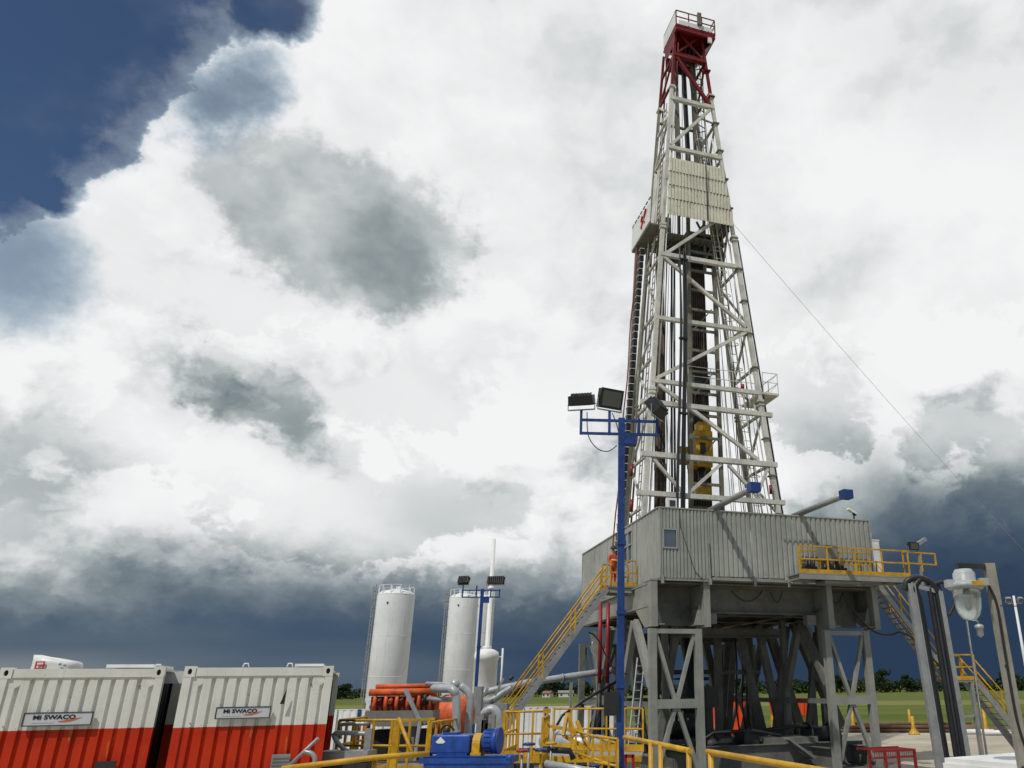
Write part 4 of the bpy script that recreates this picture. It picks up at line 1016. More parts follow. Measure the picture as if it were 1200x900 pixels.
# ================================================================ THINGS ROUND THE RIG
def container(px, py, right, lab, patch):
    """steel box with corrugated end wall; px,py: a top corner of its front"""
    yaw = 0.352; zt = 3.26; zb = 0.66; w, L = 2.44, 6.06
    d = (px-PPX)/FPX*CR-(py-PPY)/FPX*CU+_f; p = Vector((0, 0, CAMH))+d*((zt-CAMH)/d.z)
    if right: p = p-Vector((math.cos(yaw)*w, math.sin(yaw)*w, 0))
    fr = frame_at(Vector((p.x, p.y, 0)), yaw); P = lambda: MB(fr)
    t = thing('shipping_container', lab, 'container', (0, 0, 0), fr, 'red and white shipping containers side by side')
    for x in (.06, w-.06):
        P().box2((x-.06 if x < 1 else x-.07, .0, zb+.15), (x+.07 if x < 1 else x+.06, .14, zt-.15)).build('corner_post', 'container', t)
        P().box2((x-.06, L-.14, zb), (x+.06, L, zt)).build('corner_post', 'container', t)
    P().box2((.13, .01, zt-.16), (w-.13, .10, zt-.02)).build('top_rail', 'container', t)
    P().box2((.13, .01, zb), (w-.13, .12, zb+.16)).build('bottom_rail', 'container', t)
    x0 = .13; n = 11; q = (w-.26)/n; m = P()
    for i in range(n):       # raised ribs; outermost two are shorter
        a = x0+i*q; top = zt-.20 if 0 < i < n-1 else zt-.33
        f = .030; dep = .045
        pts = [(a, .03), (a+q*.62, .03), (a+q*.72, .03+dep), (a+q*.90, .03+dep), (a+q, .03)]
        m.add([(x, y, z) for z in (zb+.16, top) for x, y in pts], [(k, k+1, k+6, k+5) for k in range(4)])
        # sloped head closing the recess
        m.add([(a, .03, top), (a+q*.62, .03, top), (a+q*.72, .03+dep, top), (a+q*.9, .03+dep, top), (a+q, .03, top), (a, .028, top+.05), (a+q, .028, top+.05)],
              [(0, 1, 5), (1, 6, 5), (1, 2, 6), (2, 3, 6), (3, 4, 6)])
        m.add([(a, .028, top+.05), (a+q, .028, top+.05), (a+q, .028, zt-.161), (a, .028, zt-.161)], [(0, 1, 2, 3)])
    m.build('end_wall', 'container', t)
    P().box2((.1, .2, zb), (w-.1, .24, zt-.1)).build('inner_wall', 'container', t)
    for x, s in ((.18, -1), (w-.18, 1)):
        mm = P(); mm.corr((x, .14, 0), (x, L-.14, 0), zb+.12, zt-.1, .28, .035, (s, 0, 0), .04); mm.build('side_wall', 'dark', t)  # dark colour puts the shade of the gap into the side walls
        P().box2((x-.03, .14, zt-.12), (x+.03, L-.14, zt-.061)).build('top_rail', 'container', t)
    P().box2((.05, .1, zt-.06), (w-.05, L-.05, zt-.02)).build('roof', 'container', t)
    P().box2((.05, L-.08, zb), (w-.05, L-.03, zt-.05)).build('rear_wall', 'container', t)
    for x in (0, w-.178):
        for y in (-.004, L-.15):
            P().box2((x+.03, y+.0555, zt-.15), (x+.148, y+.0595, zt-.02)).build('casting_hole_shade', 'inkblack', t)  # black plate standing in for the shade inside the hole
            c = P()       # casting with an oval hole: a ring of blocks
            hx, hz = x+.089, zt-.085
            for k in range(16):
                a0 = 2*math.pi*k/16; a1 = 2*math.pi*(k+1)/16
                def rim(a, s):
                    cx, cz = math.cos(a), math.sin(a); return (hx+cx*s[0], hz+cz*s[1])
                i0, i1 = rim(a0, (.035, .05)), rim(a1, (.035, .05))
                def sq(a):
                    cx, cz = math.cos(a), math.sin(a); k2 = 1/max(abs(cx), abs(cz)); return (hx+cx*k2*.089, hz+cz*k2*.088)
                o0, o1 = sq(a0), sq(a1)
                c.add([(i0[0], y, i0[1]), (i1[0], y, i1[1]), (o1[0], y, o1[1]), (o0[0], y, o0[1]), (i0[0], y+.06, i0[1]), (i1[0], y+.06, i1[1])], [(0, 1, 2, 3), (0, 4, 5, 1)])
            c.box2((x, y+.0601, zt-.173), (x+.178, y+.15, zt+.003)); c.build('corner_casting', 'container', t)
    # sign
    sx, sz, sw, sh = patch
    s = P(); s.box2((sx, -.045, sz), (sx+sw, -.015, sz+sh)); sg = s.build('sign', 'signface', t)
    b = P()
    for p, q2 in (((sx, sz), (sx+sw, sz)), ((sx, sz+sh), (sx+sw, sz+sh)), ((sx, sz), (sx, sz+sh)), ((sx+sw, sz), (sx+sw, sz+sh))):
        b.bar((p[0], -.045, p[1]), (q2[0], -.045, q2[1]), .016)
    b.build('sign_frame', 'hose', sg)
    vs, fs = text_verts('Mi SWACO', sh*.46, .002, sh*.017)
    wd = max(v.x for v in vs)-min(v.x for v in vs); k = sw*.62/wd
    m = P(); m.add([(sx+sw*.13+v.x*k, -.049-v.z, sz+sh*.50+v.y) for v in vs], fs); m.build('lettering', 'inkblack', sg)
    m = P()      # swoosh
    up = []; dn = []
    for i in range(13):
        u = i/12; xx = sx+sw*(.50+.36*u); zz = sz+sh*(.30+.34*u*u); th = sh*.075*math.sin(math.pi*min(1, u*.94+.05))
        up.append((xx, -.0505, zz+th)); dn.append((xx, -.0505, zz-th))
    m.add(up+dn, [(i, i+1, 14+i, 13+i) for i in range(12)]); m.build('swoosh', 'swoosh', sg)
    vs, fs = text_verts('Solids Control', sh*.14, .0015); wd = max(v.x for v in vs)
    P().box2((sx+sw*.13, -.0475, sz+sh*.20), (sx+sw*.46, -.0455, sz+sh*.225)).build('underline', 'galv', sg)
    return t, fr
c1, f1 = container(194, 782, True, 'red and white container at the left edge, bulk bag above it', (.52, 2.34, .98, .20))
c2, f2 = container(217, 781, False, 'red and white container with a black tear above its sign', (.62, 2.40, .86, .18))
# black tear and louvre on the second one, roof pieces
m = MB(f2); m.plate([(1.62, -.06, 2.62), (1.70, -.06, 2.88), (1.69, -.06, 2.62)], .01); m.build('tear', 'inkblack', c2)
m = MB(f2); m.box2((1.62, -.05, 1.55), (1.92, -.01, 1.80))
lv = m.build('louvre', 'galv', c2)
for i in range(4): MB(f2).box2((1.63, -.07, 1.58+.055*i), (1.91, -.052, 1.60+.055*i)).build('slat', 'steel', lv)
MB(f1).box2((1.70, -.05, 1.66), (2.0, -.01, 1.76)).build('louvre', 'dark', c1)
MB(f1).box2((1.45, .3, 3.262), (2.2, 2.0, 3.32)).build('roof_hatch', 'white', c1)
MB(f2).box2((1.75, .3, 3.262), (2.25, 2.2, 3.31)).build('roof_hatch', 'white', c2)
for fr_, c_, xs in ((f1, c1, (2.3,)), (f2, c2, (.95, 1.68))):
    for x in xs: MB(fr_).tube([(x-.05, .12, 3.25), (x-.03, .12, 3.31), (x+.03, .12, 3.31), (x+.05, .12, 3.25)], .012, 6).build('lifting_eye', 'white', c_)
def behind_box():
    t = thing('storage_box', 'plain beige container standing in the dark gap between the two red and white containers', 'container', (-5.9, 3.2, 0), f2)
    MB(f2).box2((-.50, 2.0, .3), (-.18, 5.0, 3.15)).build('body', 'container', t)
    MB(f2).box2((-.62, 1.5, 3.0), (-.06, 1.6, 3.2)).build('top_beam', 'white', t)
behind_box()
def bulk_bag():
    p = at(67, 782, 22); fr = frame_at(Vector((p.x, p.y, 2.72)), 0.2); t = thing('bulk_bag', 'white bulk bag with red lettering peeking over the left container', 'bag', (0, 0, 0), fr)
    r = random.Random(8); m = MB(fr); n = 20; rows = 9; vs = []
    for j in range(rows):
        z = 1.0*j/(rows-1)
        for i in range(n):
            a = 2*math.pi*i/n; q = (abs(math.cos(a))**4+abs(math.sin(a))**4)**-.25
            s = .54*(1-.05*(j/(rows-1))**3)*(1+.03*math.sin(3*a+j))
            vs.append((q*math.cos(a)*s, q*math.sin(a)*s*.8, z*(1.0-.10*(q*math.cos(a)))+r.uniform(-.02, .02)))
    m.add(vs, [(j*n+i, j*n+(i+1) % n, (j+1)*n+(i+1) % n, (j+1)*n+i) for j in range(rows-1) for i in range(n)]+[[(rows-1)*n+i for i in range(n)]], True)
    b = m.build('bag_body', 'white', t)
    k = MB(fr)
    for z in (.68, .76, .84, .92):
        k.box((-.20, -.475, z), (.16, .02, .028))
    k.box((-.29, -.475, .80), (.028, .02, .27)); k.box((-.11, -.475, .80), (.028, .02, .27)); k.build('red_letters', 'inkred', b)
    k = MB(fr)
    for x, z in ((.3, .86), (.42, .83)): k.box((x-.04, -.46, z), (.06, .02, .05))
    k.build('grey_letters', 'galv', b)
    MB(fr).box((0, 0, -1.2), (1.3, 1.1, 2.4)).build('pallet_stack', 'wood', t)
bulk_bag()

# ---------------------------------------------------------------- silos and separator
def silo(cx, cy, dia, zt, lab, ladder=True):
    fr = frame_at(Vector((cx, cy, 0)), 0.0); t = thing('storage_silo', lab, 'silo', (0, 0, 0), fr, 'white storage silos'); r = dia/2
    MB(fr).lathe([(.3, .5), (r, 2.2), (r, zt-.45), (r*.995, zt-.42), (r*.8, zt-.18), (r*.4, zt-.05), (.02, zt)], (0, 0, 0), 48).build('tank', 'silo', t)
    for z in (zt-.46, zt-3.4, zt-6.2, 2.3):
        MB(fr).lathe([(r+.004, z), (r+.012, z+.01), (r+.012, z+.03), (r+.004, z+.04)], (0, 0, 0), 48).build('seam_ring', 'silo', t)
    for a in range(4):
        u = math.pi/4+a*math.pi/2; MB(fr).bar((r*.9*math.cos(u), r*.9*math.sin(u), 0), (r*.9*math.cos(u), r*.9*math.sin(u), 2.6), .22).build('leg', 'silo', t)
    # caged ladder on the left
    x = -r-.04; m = MB(fr)
    for s in (-.22, .22): m.bar((x, s-.3, .3), (x, s-.3, zt+.35), .05)
    z = .5
    while z < zt: m.bar((x, -.52, z), (x, -.08, z), .03); z += .3
    z = 2.4
    while z < zt+.4:
        pts = [(x-.25*math.cos(u), -.3+.27*math.sin(u), z) for u in [-1.5+.5*k for k in range(7)]]
        for p, q in zip(pts, pts[1:]): m.bar(p, q, .035, .05)
        z += .62
    for u in (-1, -.3, .3, 1): m.bar((x-.25*math.cos(u), -.3+.27*math.sin(u), 2.4), (x-.25*math.cos(u), -.3+.27*math.sin(u), zt+.2), .03)
    m.build('caged_ladder', 'galv', t)
    m = MB(fr)
    for k in range(12):
        a0, a1 = k*math.pi/6, (k+1)*math.pi/6; q = r*.96
        m.bar((q*math.cos(a0), q*math.sin(a0), zt+.22), (q*math.cos(a1), q*math.sin(a1), zt+.22), .035)
        m.bar((q*math.cos(a0), q*math.sin(a0), zt-.5), (q*math.cos(a0), q*math.sin(a0), zt+.22), .05)
    m.build('top_railing', 'silo', t)
    m = MB(fr); m.box((-.25*r, -.2, zt+.1), (.12, .12, .3)); m.box((.1*r, 0, zt+.1), (.3, .3, .2)); m.build('vent', 'silo', t)
    MB(fr).box((-r*.1, -r*.99, zt-1.1), (.12, .1, .12)).build('lug', 'hose', t)
a = at(465, 692, 60); silo(a.x, 60, 2.72, 9.98, 'left and widest of the white silos, with a caged ladder on its left')
a = at(544, 697, 68); silo(a.x, 68, 2.42, 10.55, 'white silo right of the widest one, behind the small blue light pole')
a = at(562, 700, 74); silo(a.x+.25, 74, 2.3, 11.1, 'third white silo, a narrow strip of it showing behind the blue light pole')
def separator():
    p = at(570.5, 765, 50); fr = frame_at(Vector((p.x, 50, 0)), 0.1); t = thing('gas_separator', 'white upright gas separator vessel with a tall thin vent pipe', 'vessel', (0, 0, 0), fr)
    MB(fr).lathe([(.2, 1.2), (.66, 1.6), (.70, 1.9), (.70, 4.5), (.74, 4.52), (.76, 4.75), (.70, 4.98), (.45, 5.12), (.16, 5.2)], (0, 0, 0), 32).build('vessel', 'white', t)
    MB(fr).lathe([(.15, 5.1), (.28, 5.13), (.28, 5.3), (.14, 5.36), (.12, 11.85)], (0, 0, 0), 16).build('vent_pipe', 'white', t)
    MB(fr).lathe([(.20, 8.7), (.20, 8.85)], (0, 0, 0), 16).build('flange', 'white', t)
    MB(fr).tube([(.95, 0, 1.5), (.95, 0, 5.2)], .06, 8).build('level_pipe', 'white', t)
    for z in (2.2, 4.7): MB(fr).tube([(.6, 0, z), (.95, 0, z)], .04, 8).build('nozzle', 'white', t)
    for x in (-.5, .5): MB(fr).bar((x, 0, 0), (x, 0, 1.8), .12).build('leg', 'white', t)
separator()
def long_pipe():
    t = thing('flow_line', 'long beige pipe running low from the white separator to the rig', 'pipe', (-5.3, 6, 2.7), RIG)
    MB(RIG).tube([V(.4, 6, 3.68), V(-1.9, 6, 3.40), V(-4.4, 6, 3.07), V(-6.0, 6, 2.75), V(-6.6, 6, 2.3), V(-6.8, 6, 1.2), V(-6.8, 6, .2)], .15, 14).build('pipe', 'silver', t)
    for s in (-.2, -2.6, -4.2): MB(RIG).tube([V(s-.05, 6, 3.60+(s+.2)*.135), V(s+.05, 6, 3.61+(s+.2)*.135)], .21, 14).build('flange', 'galv', t)
    MB(RIG).tube([V(-5.0, 6, 3.35), V(-4.9, 6, 3.25)], .12, 10).build('valve', 'dark', t)
    for a in (-2.2, -5.4): MB(RIG).bar(V(a, 6, 0), V(a, 6, 2.85 if a < -3 else 3.2), .12).build('support', 'steel', t)
long_pipe()
tagit(MB(RIG).tube([V(-.1, 5.2, 3.2), V(-1.8, 5.0, 2.35), V(-2.8, 5, 1.75), V(-3.3, 5, .9), V(-3.4, 5, .1)], .06, 9).build('drain_pipe', 'hose', origin=(-.1, 5.2, .1)), 'thin dark pipe sloping down beneath the beige pipe, left of the rig', 'pipe')
def standpipes():
    t = thing('standpipe_pair', 'two red upright pipes with dark lower halves at the left rear of the substructure', 'pipes', (-.9, 5.6, 0), RIG)
    for x in (703.5, 712.5):
        p = at(x, 728, 38); q = at(x+.5, 800, 38)
        MB().tube([Vector((p.x, 38, 3.05)), Vector((p.x, 38, 6.6))], .09, 10).build('red_pipe', 'redrail', t)
        MB().tube([Vector((p.x, 38, 0)), Vector((p.x, 38, 3.05))], .11, 10).build('lower_pipe', 'dark', t)
    a, b = at(703.5, 750, 38), at(712.5, 750, 38)
    for z in (3.4, 4.6, 5.6): MB().bar((a.x, 38, z), (b.x, 38, z), .06).build('clamp', 'redrail', t)
standpipes()
def curly():
    p = at(694, 752, 36); t = thing('rope_loop', 'pale loose rope hanging beside the red standpipes', 'rope', tuple(p))
    q = [at(x, y, 36) for x, y in ((697, 748), (693, 757), (694, 764), (698, 769), (699, 778), (699, 790))]
    MB().tube(smooth_path(q, 5), .03, 6).build('rope', 'silo', t)
    q = [at(x, y, 36) for x, y in ((690, 741), (697, 745), (704, 755), (712, 772), (722, 786), (735, 790))]
    MB().tube(smooth_path(q, 5), .035, 6).build('cable', 'black', t)
curly()

# ---------------------------------------------------------------- blue light poles
def light_pole(x, Y, zt, lab, s, lamps, yaw=0.12, base=0.0):
    fr = frame_at(Vector((x, Y, 0)), yaw); t = thing('light_pole', lab, 'light pole', (0, 0, 0), fr, 'blue light poles')
    P = lambda: MB(fr)
    P().bar((0, 0, 0), (0, 0, zt), .15*s, .12*s, up=(0, 1, 0)).build('pole', 'blue', t)
    P().box((0, 0, .02), (.5*s, .5*s, .04)).build('base_plate', 'blue', t)
    for z in [1.4+1.45*i for i in range(int((zt-1.5)/1.45))]: P().box((.01, 0, z), (.20*s, .17*s, .07*s)).build('pole_band', 'blue', t)
    m = P()
    for dz in (-.06, -.38): m.bar((-.93*s, 0, zt+dz*s), (.82*s, 0, zt+dz*s), .055*s)
    for dx in (-.93, -.28, .40, .82): m.bar((dx*s, 0, zt-.41*s), (dx*s, 0, zt+(.17*s if dx in (-.93, -.28) else 0)), .06*s)
    m.box((.2*s, 0, zt-.52*s), (.28*s, .24*s, .24*s)); m.build('crossbar_frame', 'blue', t)
    for (dx, dz, yw, tl, w, h) in lamps: floodlight(t, (dx*s, 0, zt+dz*s), fr, yw, tl, w*s, h*s, .2*s, .1*s)
    return t, fr
t, fr = light_pole(-.83, 17.0, 8.62, 'tall blue light pole with three black floodlights standing in front of the rig', 1.0,
    [(-.93, .17, 2.9, 1.15, .56, .36), (-.28, .17, 0.40, .30, .54, .44), (.82, .02, 4.15, .6, .50, .38)])
MB(fr).tube(smooth_path([V(-.80, 0, 8.75), V(-.76, .02, 8.2), V(-.55, .05, 7.9), V(-.3, .05, 7.84), V(-.1, .05, 7.98)], 6), .012, 5).build('cable', 'black', t)
MB(fr).tube(smooth_path([V(-.22, 0, 8.75), V(-.12, .02, 8.5), V(-.06, .02, 8.25)], 4), .012, 5).build('cable', 'black', t)
jb = MB(fr).box((-.18, -.02, 2.52), (.30, .22, .44)).build('junction_box', 'black', t)
a = at(559, 860, 30); b = at(564, 690, 30)
light_pole(b.x+.05, 30.0, 6.36, 'small blue light pole with two black floodlights in front of the middle silo', .78, [(-.93, .17, 2.8, .4, .52, .34), (.60, .17, 2.9, .2, .80, .34)])
# more distant thin poles
def mast_lamp(p, h, lab, n):
    t = thing('lamp_mast', lab, 'lamp mast', p); p = Vector(p)
    MB().tube([p, p+V(0, 0, h)], [.11, .07], 9).build('pole', 'silo', t)
    MB().bar(p+V(-.4, 0, h-.45), p+V(.4, 0, h-.45), .05).build('crossbar', 'galv', t)
    for i in range(n): floodlight(t, p+V(-.35+.7*i/(n-1), 0, h-.42), WORLD, .5*(i-.5), .6, .30, .22, mat='galv')
a = at(1188, 700, 48); mast_lamp((a.x, 48, 0), 7.7, 'slender pale lamp mast with two small lamps at the right edge', 2)
def small_lamp():
    a = at(1141, 795, 30); t = thing('landing_lamp', 'thin lamp stand with a hooked arm rising from the stair landing', 'lamp', (a.x, 30, 0))
    b = at(1133, 728, 30); MB().tube([(a.x+.05, 30, 0), (b.x, 30, 5.0), (b.x+.35, 30, 5.0), (b.x+.42, 30, 4.9)], .04, 7).build('stand', 'galv', t)
    MB().lathe([(.02, .16), (.16, .10), (.17, 0), (.12, -.02), (.13, -.24), (.03, -.32)], (b.x+.42, 30, 4.72), 14).build('lamp_head', 'silver', t)
small_lamp()

# ---------------------------------------------------------------- right foreground: hose rack, lamp post, white roof
def hose_rack():
    t = thing('hose_rack', 'two leaning grey steel posts with thick bundles of black hoses hung between them', 'hose rack', (6.0, 18, 0))
    def xz(px, py): q = at(px, py, 18.0); return Vector((q.x, 18.0, q.z))
    p0, p1 = xz(1067, 684), xz(1103, 900); q0, q1 = xz(1101, 693), xz(1134, 884)
    d = (p1-p0); MB().bar(p0, p0+d*(p0.z/(p0.z-p1.z)), .17, .17, up=(0, 1, 0)).build('post', 'galv', t)
    MB().bar(p0+V(.06, -.08, 0), p0+V(.06, -.08, 0)+d*(p0.z/(p0.z-p1.z)), .03, .05, up=(0, 1, 0)).build('post_flange', 'galv', t)
    d = (q1-q0); MB().bar(q0, q0+d*(q0.z/(q0.z-q1.z)), .10, .14, up=(0, 1, 0)).build('post', 'galv', t)
    MB().bar(p0+V(0, 0, -.02), q0+V(0, 0, -.02), .09).build('crossbar', 'galv', t)
    a, b = xz(1074, 690), xz(1107, 884); s = b-a
    for i in range(2):
        o = V(-.01+.06*i, .05*(i % 2)-.02, 0)
        MB().tube(smooth_path([xz(1086, 688)+V(.2, .1, -.1), xz(1085, 679)+V(-.05, 0, .02), a+o+V(-.05, -.03, .02), a+o+s*.1, a+o+s*.5, a+o+s, a+o+s*(a.z/(a.z-b.z))*.985], 5), .055, 8).build('hose', 'black', t)
    a, b = xz(1091, 692), xz(1122, 884); s = b-a
    for i in range(4):
        o = V(-.03+.078*i, .05*(i % 2), 0)
        MB().tube(smooth_path([a+o+V(.02, .05, .02), a+o+s*.02, a+o+s*.5+V(.01*(i % 3), 0, 0), a+o+s, a+o+s*(a.z/(a.z-b.z))*.985], 5), .058, 8).build('hose', 'hose' if i % 3 == 1 else 'black', t)
    MB().tube(smooth_path([xz(1086, 690), xz(1100, 683), xz(1111, 684), xz(1118, 692), xz(1119, 706), xz(1112, 722)], 6), .045, 8).build('hose_loop', 'black', t)
    MB().tube(smooth_path([xz(1060, 692), xz(1063, 681), xz(1075, 677), xz(1090, 682), xz(1098, 694)], 6), .07, 8).build('hose_loop', 'black', t)
hose_rack()
def lamp_post():
    t = thing('lamp_post', 'weathered grey square post with a short arm at the right edge', 'post', (4.16, 10, 0))
    MB().bar((4.21, 10, 0), (4.165, 10, 4.22), .12, .10, up=(0, 1, 0)).build('post', 'wood', t)
    MB().bar((4.16, 10, 4.175), (3.76, 10, 4.195), .09, .06).build('arm', 'dark', t)
    MB().tube([(4.14, 9.93, 3.2), (4.14, 9.92, 3.2)], .01, 6)
    for z in (3.0, 1.9): MB().tube([(4.15, 9.945, z), (4.15, 9.93, z)], .018, 8).build('bolt', 'dark', t)
    MB().tube(smooth_path([V(3.98, 9.96, 3.98), V(4.03, 9.95, 4.03), V(4.10, 9.93, 3.92), V(4.15, 9.915, 3.7), V(4.15, 9.915, 3.2), V(4.16, 9.915, 2.4), V(4.24, 9.915, 2.0)], 6), .016, 7).build('cable', 'black', t)
    MB().tube([(4.2, 9.95, 3.70), (4.42, 9.95, 3.69)], .006, 5).build('cable', 'black', t)
lamp_post()
def bulkhead_lamp():
    t = thing('explosion_proof_lamp', 'white explosion-proof lamp with a clear glass bowl hanging from the post arm', 'lamp', (3.84, 10, 3.6))
    c = (3.83, 10, 0)
    MB().lathe([(.02, 4.15), (.10, 4.15), (.135, 4.10), (.135, 4.01), (.16, 3.99), (.23, 3.97), (.235, 3.93), (.20, 3.905), (.05, 3.90)], c, 28).build('housing', 'lampw', t)
    MB().box((3.83-.22, 9.93, 3.97), (.10, .1, .09)).build('cable_gland', 'lampw', t)
    MB().box((3.83+.19, 9.9, 3.98), (.10, .1, .09)).build('cable_gland', 'lampw', t)
    MB().box((3.90, 9.80, 3.955), (.15, .08, .05)).build('warning_plate', 'yellow', t)
    MB().lathe([(.165, 3.90), (.163, 3.80), (.150, 3.68), (.125, 3.60), (.08, 3.55), (.02, 3.535)], c, 28).build('glass_bowl', 'glass', t)
    MB().lathe([(.02, 3.89), (.035, 3.86), (.04, 3.74), (.03, 3.68), (.01, 3.66)], c, 16).build('bulb', 'galv', t)
    MB().box((3.83, 10, 4.16), (.06, .06, .04)).build('hanger', 'galv', t)
bulkhead_lamp()
def white_roof():
    t = thing('site_cabin', 'white flat-roofed steel cabin cut off by the bottom right corner', 'cabin', (4.5, 11.5, 0), WORLD)
    fr = frame_at(Vector((3.73, 11.37, 0)), R(29))
    MB(fr).box2((0, -2.4, 1.84), (6.0, 0, 1.90)).build('roof', 'white', t)
    MB(fr).corr((.04, -2.37, 0), (.04, -.03, 0), .15, 1.77, .13, .03, (-1, 0, 0), .03).build('side_wall', 'white', t)
    MB(fr).corr((.06, -2.36, 0), (5.9, -2.36, 0), .15, 1.77, .13, .03, (0, -1, 0), .03).build('front_wall', 'white', t)
    MB(fr).box2((-.02, -2.42, 1.77), (6.02, .02, 1.84)).build('roof_edge', 'white', t)
    MB(fr).box2((.08, -2.3, .1), (5.9, -.05, 1.75)).build('inner_box', 'white', t)
    for x in (1.4, 2.8): MB(fr).box2((x, -2.38, 1.90), (x+.05, -.02, 1.925)).build('roof_seam', 'white', t)
white_roof()
tagit(MB().lathe([(.13, 0), (.15, .02), (.15, .22), (.13, .24)], (4.62, 10.55, 1.9), 18).build('black_drum', 'black'), 'small black drum on the white roof at the foot of the post', 'drum')
def red_stand():
    fr = frame_at(at(1048, 890, 25)*1.0, YAW); fr.translation.z = 0; t = thing('red_stand', 'low red steel stand with a mesh top right of the substructure', 'stand', (0, 0, 0), fr)
    for x in (-.5, .5):
        for y in (-.3, .5): MB(fr).bar((x, y, 0), (x, y, 1.08), .07).build('leg', 'redrail', t)
    m = MB(fr); m.bar((-.9, -.3, 1.05), (.53, -.3, 1.05), .06); m.bar((-.9, -.3, .88), (.53, -.3, .88), .05); m.bar((.5, -.3, 1.05), (.5, .5, 1.05), .06); m.bar((-.9, .5, 1.08), (.53, .5, 1.08), .05)
    for i in range(18): m.bar((-.85+.077*i, -.3, .88), (-.85+.077*i, -.3, 1.05), .012)
    for i in range(12): m.bar((-.85, -.3+.066*i, 1.07), (.5, -.3+.066*i, 1.07), .015)
    m.build('mesh_top', 'redrail', t)
red_stand()

# ---------------------------------------------------------------- far clutter on the pad
def site_wall():
    a = at(395, 829, 50); b = at(722, 829, 50); t = thing('site_wall', 'low white panel wall with blue posts along the edge of the field', 'wall', (a.x, 50, 0))
    n = 12; w = (b.x-a.x)/n
    for i in range(n):
        x = a.x+i*w; MB().corr((x+.06, 50, 0), (x+w-.06, 50, 0), .04, 1.82, .4, .03, (0, -1, 0), .04).build('panel', 'white', t)
        MB().bar((x, 49.95, 0), (x, 49.95, 1.86), .16).build('post', 'blue' if i % 2 else 'white', t)
    MB().bar((b.x, 49.95, 0), (b.x, 49.95, 1.86), .16).build('post', 'blue', t)
    MB().box2((a.x, 49.96, 1.82), (b.x, 50.04, 1.87)).build('top_rail', 'white', t)
site_wall()
def tank(x, Y, w, h, d, lab):
    t = thing('white_tank', lab, 'tank', (x, Y, 0)); fr = frame_at(Vector((x, Y, GZ)), .15)
    MB(fr).box((0, 0, h/2+.1), (w, d, h-.2)).build('body', 'white', t); MB(fr).box((0, -d/2-.02, h*.55), (w*.96, .03, .05)).build('rib', 'galv', t)
    for s in (-1, 0, 1): MB(fr).box((s*w*.46, -d/2-.03, h/2), (.08, .06, h-.3)).build('rib', 'galv', t)
    MB(fr).box((0, 0, .1), (w*.9, d*.9, .2)).build('skid', 'dark', t)
tank(at(805, 850, 46).x, 46, 2.2, 1.5, 2, 'white tank seen low between the left front legs of the substructure')
tank(at(760, 858, 43).x, 43, 1.6, 1.3, 2, 'small white tank behind the far left leg of the rig')
def skip(px0, px1, Y, zt, lab):
    a, b = at(px0, 830, Y), at(px1, 830, Y); x = (a.x+b.x)/2; w = (b.x-a.x)/2; fr = frame_at(Vector((x, Y, GZ)), .1); zt = zt-GZ
    t = thing('waste_skip', lab, 'skip', (0, 0, 0), fr, 'orange-red waste skips behind the rig')
    m = MB(fr); wb = w*.78; h = zt
    m.add([(-wb, -.8, .25), (wb, -.8, .25), (wb, .8, .25), (-wb, .8, .25), (-w, -.95, h), (w, -.95, h), (w, .95, h), (-w, .95, h)], [(3, 2, 1, 0), (0, 1, 5, 4), (1, 2, 6, 5), (2, 3, 7, 6), (3, 0, 4, 7)])
    m.build('tub', 'dump', t)
    m = MB(fr)
    for p, q in (((-w, -.97, h), (w, -.97, h)), ((w, -.97, h), (w, .97, h)), ((w, .97, h), (-w, .97, h)), ((-w, .97, h), (-w, -.97, h))): m.bar(p, q, .1)
    m.build('rim', 'dump', t)
    for s in (-.6, -.2, .2, .6): MB(fr).bar((s*wb, -.83, .3), (s*w, -.99, h-.05), .08).build('rib', 'dump', t)
    for s in (-.7, .7): MB(fr).bar((s*wb, 0, .12), (s*wb+.3, 0, .12), 1.5, .24).build('skid', 'dark', t)
skip(833, 857, 56, 1.72, 'orange-red skip at the left, right of the double front leg'); skip(845, 884, 61, 2.02, 'long orange-red skip behind the dark column')
skip(904, 947, 59, 2.0, 'orange-red skip behind the yellow machine')
def loader():
    p = at(924, 840, 55); fr = frame_at(Vector((p.x, 55, GZ)), .6) @ Matrix.Scale(1.15, 4); t = thing('wheel_loader', 'small yellow machine parked in front of the orange-red skip', 'machine', (0, 0, 0), fr)
    MB(fr).box((0, 0, 1.0), (1.9, .9, .7)).build('engine_cover', 'yellow', t)
    m = MB(fr); m.box((-.1, 0, 1.95), (.8, .8, .08))
    for x in (-.45, .25):
        for y in (-.35, .35): m.bar((x, y, 1.3), (x, y, 1.95), .06)
    m.build('canopy', 'yellow', t)
    for x in (-.65, .65):
        for y in (-.5, .5): MB(fr).tube([(x, y-.12, .42), (x, y+.12, .42)], .42, 18).build('wheel', 'black', t)
    MB(fr).box((1.35, 0, .5), (.3, 1.2, .6)).build('bucket', 'yellow', t)
    for y in (-.35, .35): MB(fr).bar((.4, y, 1.1), (1.3, y, .5), .12).build('lift_arm', 'yellow', t)
    MB(fr).box((-.2, 0, 1.4), (.4, .45, .4)).build('seat', 'dark', t)
loader()
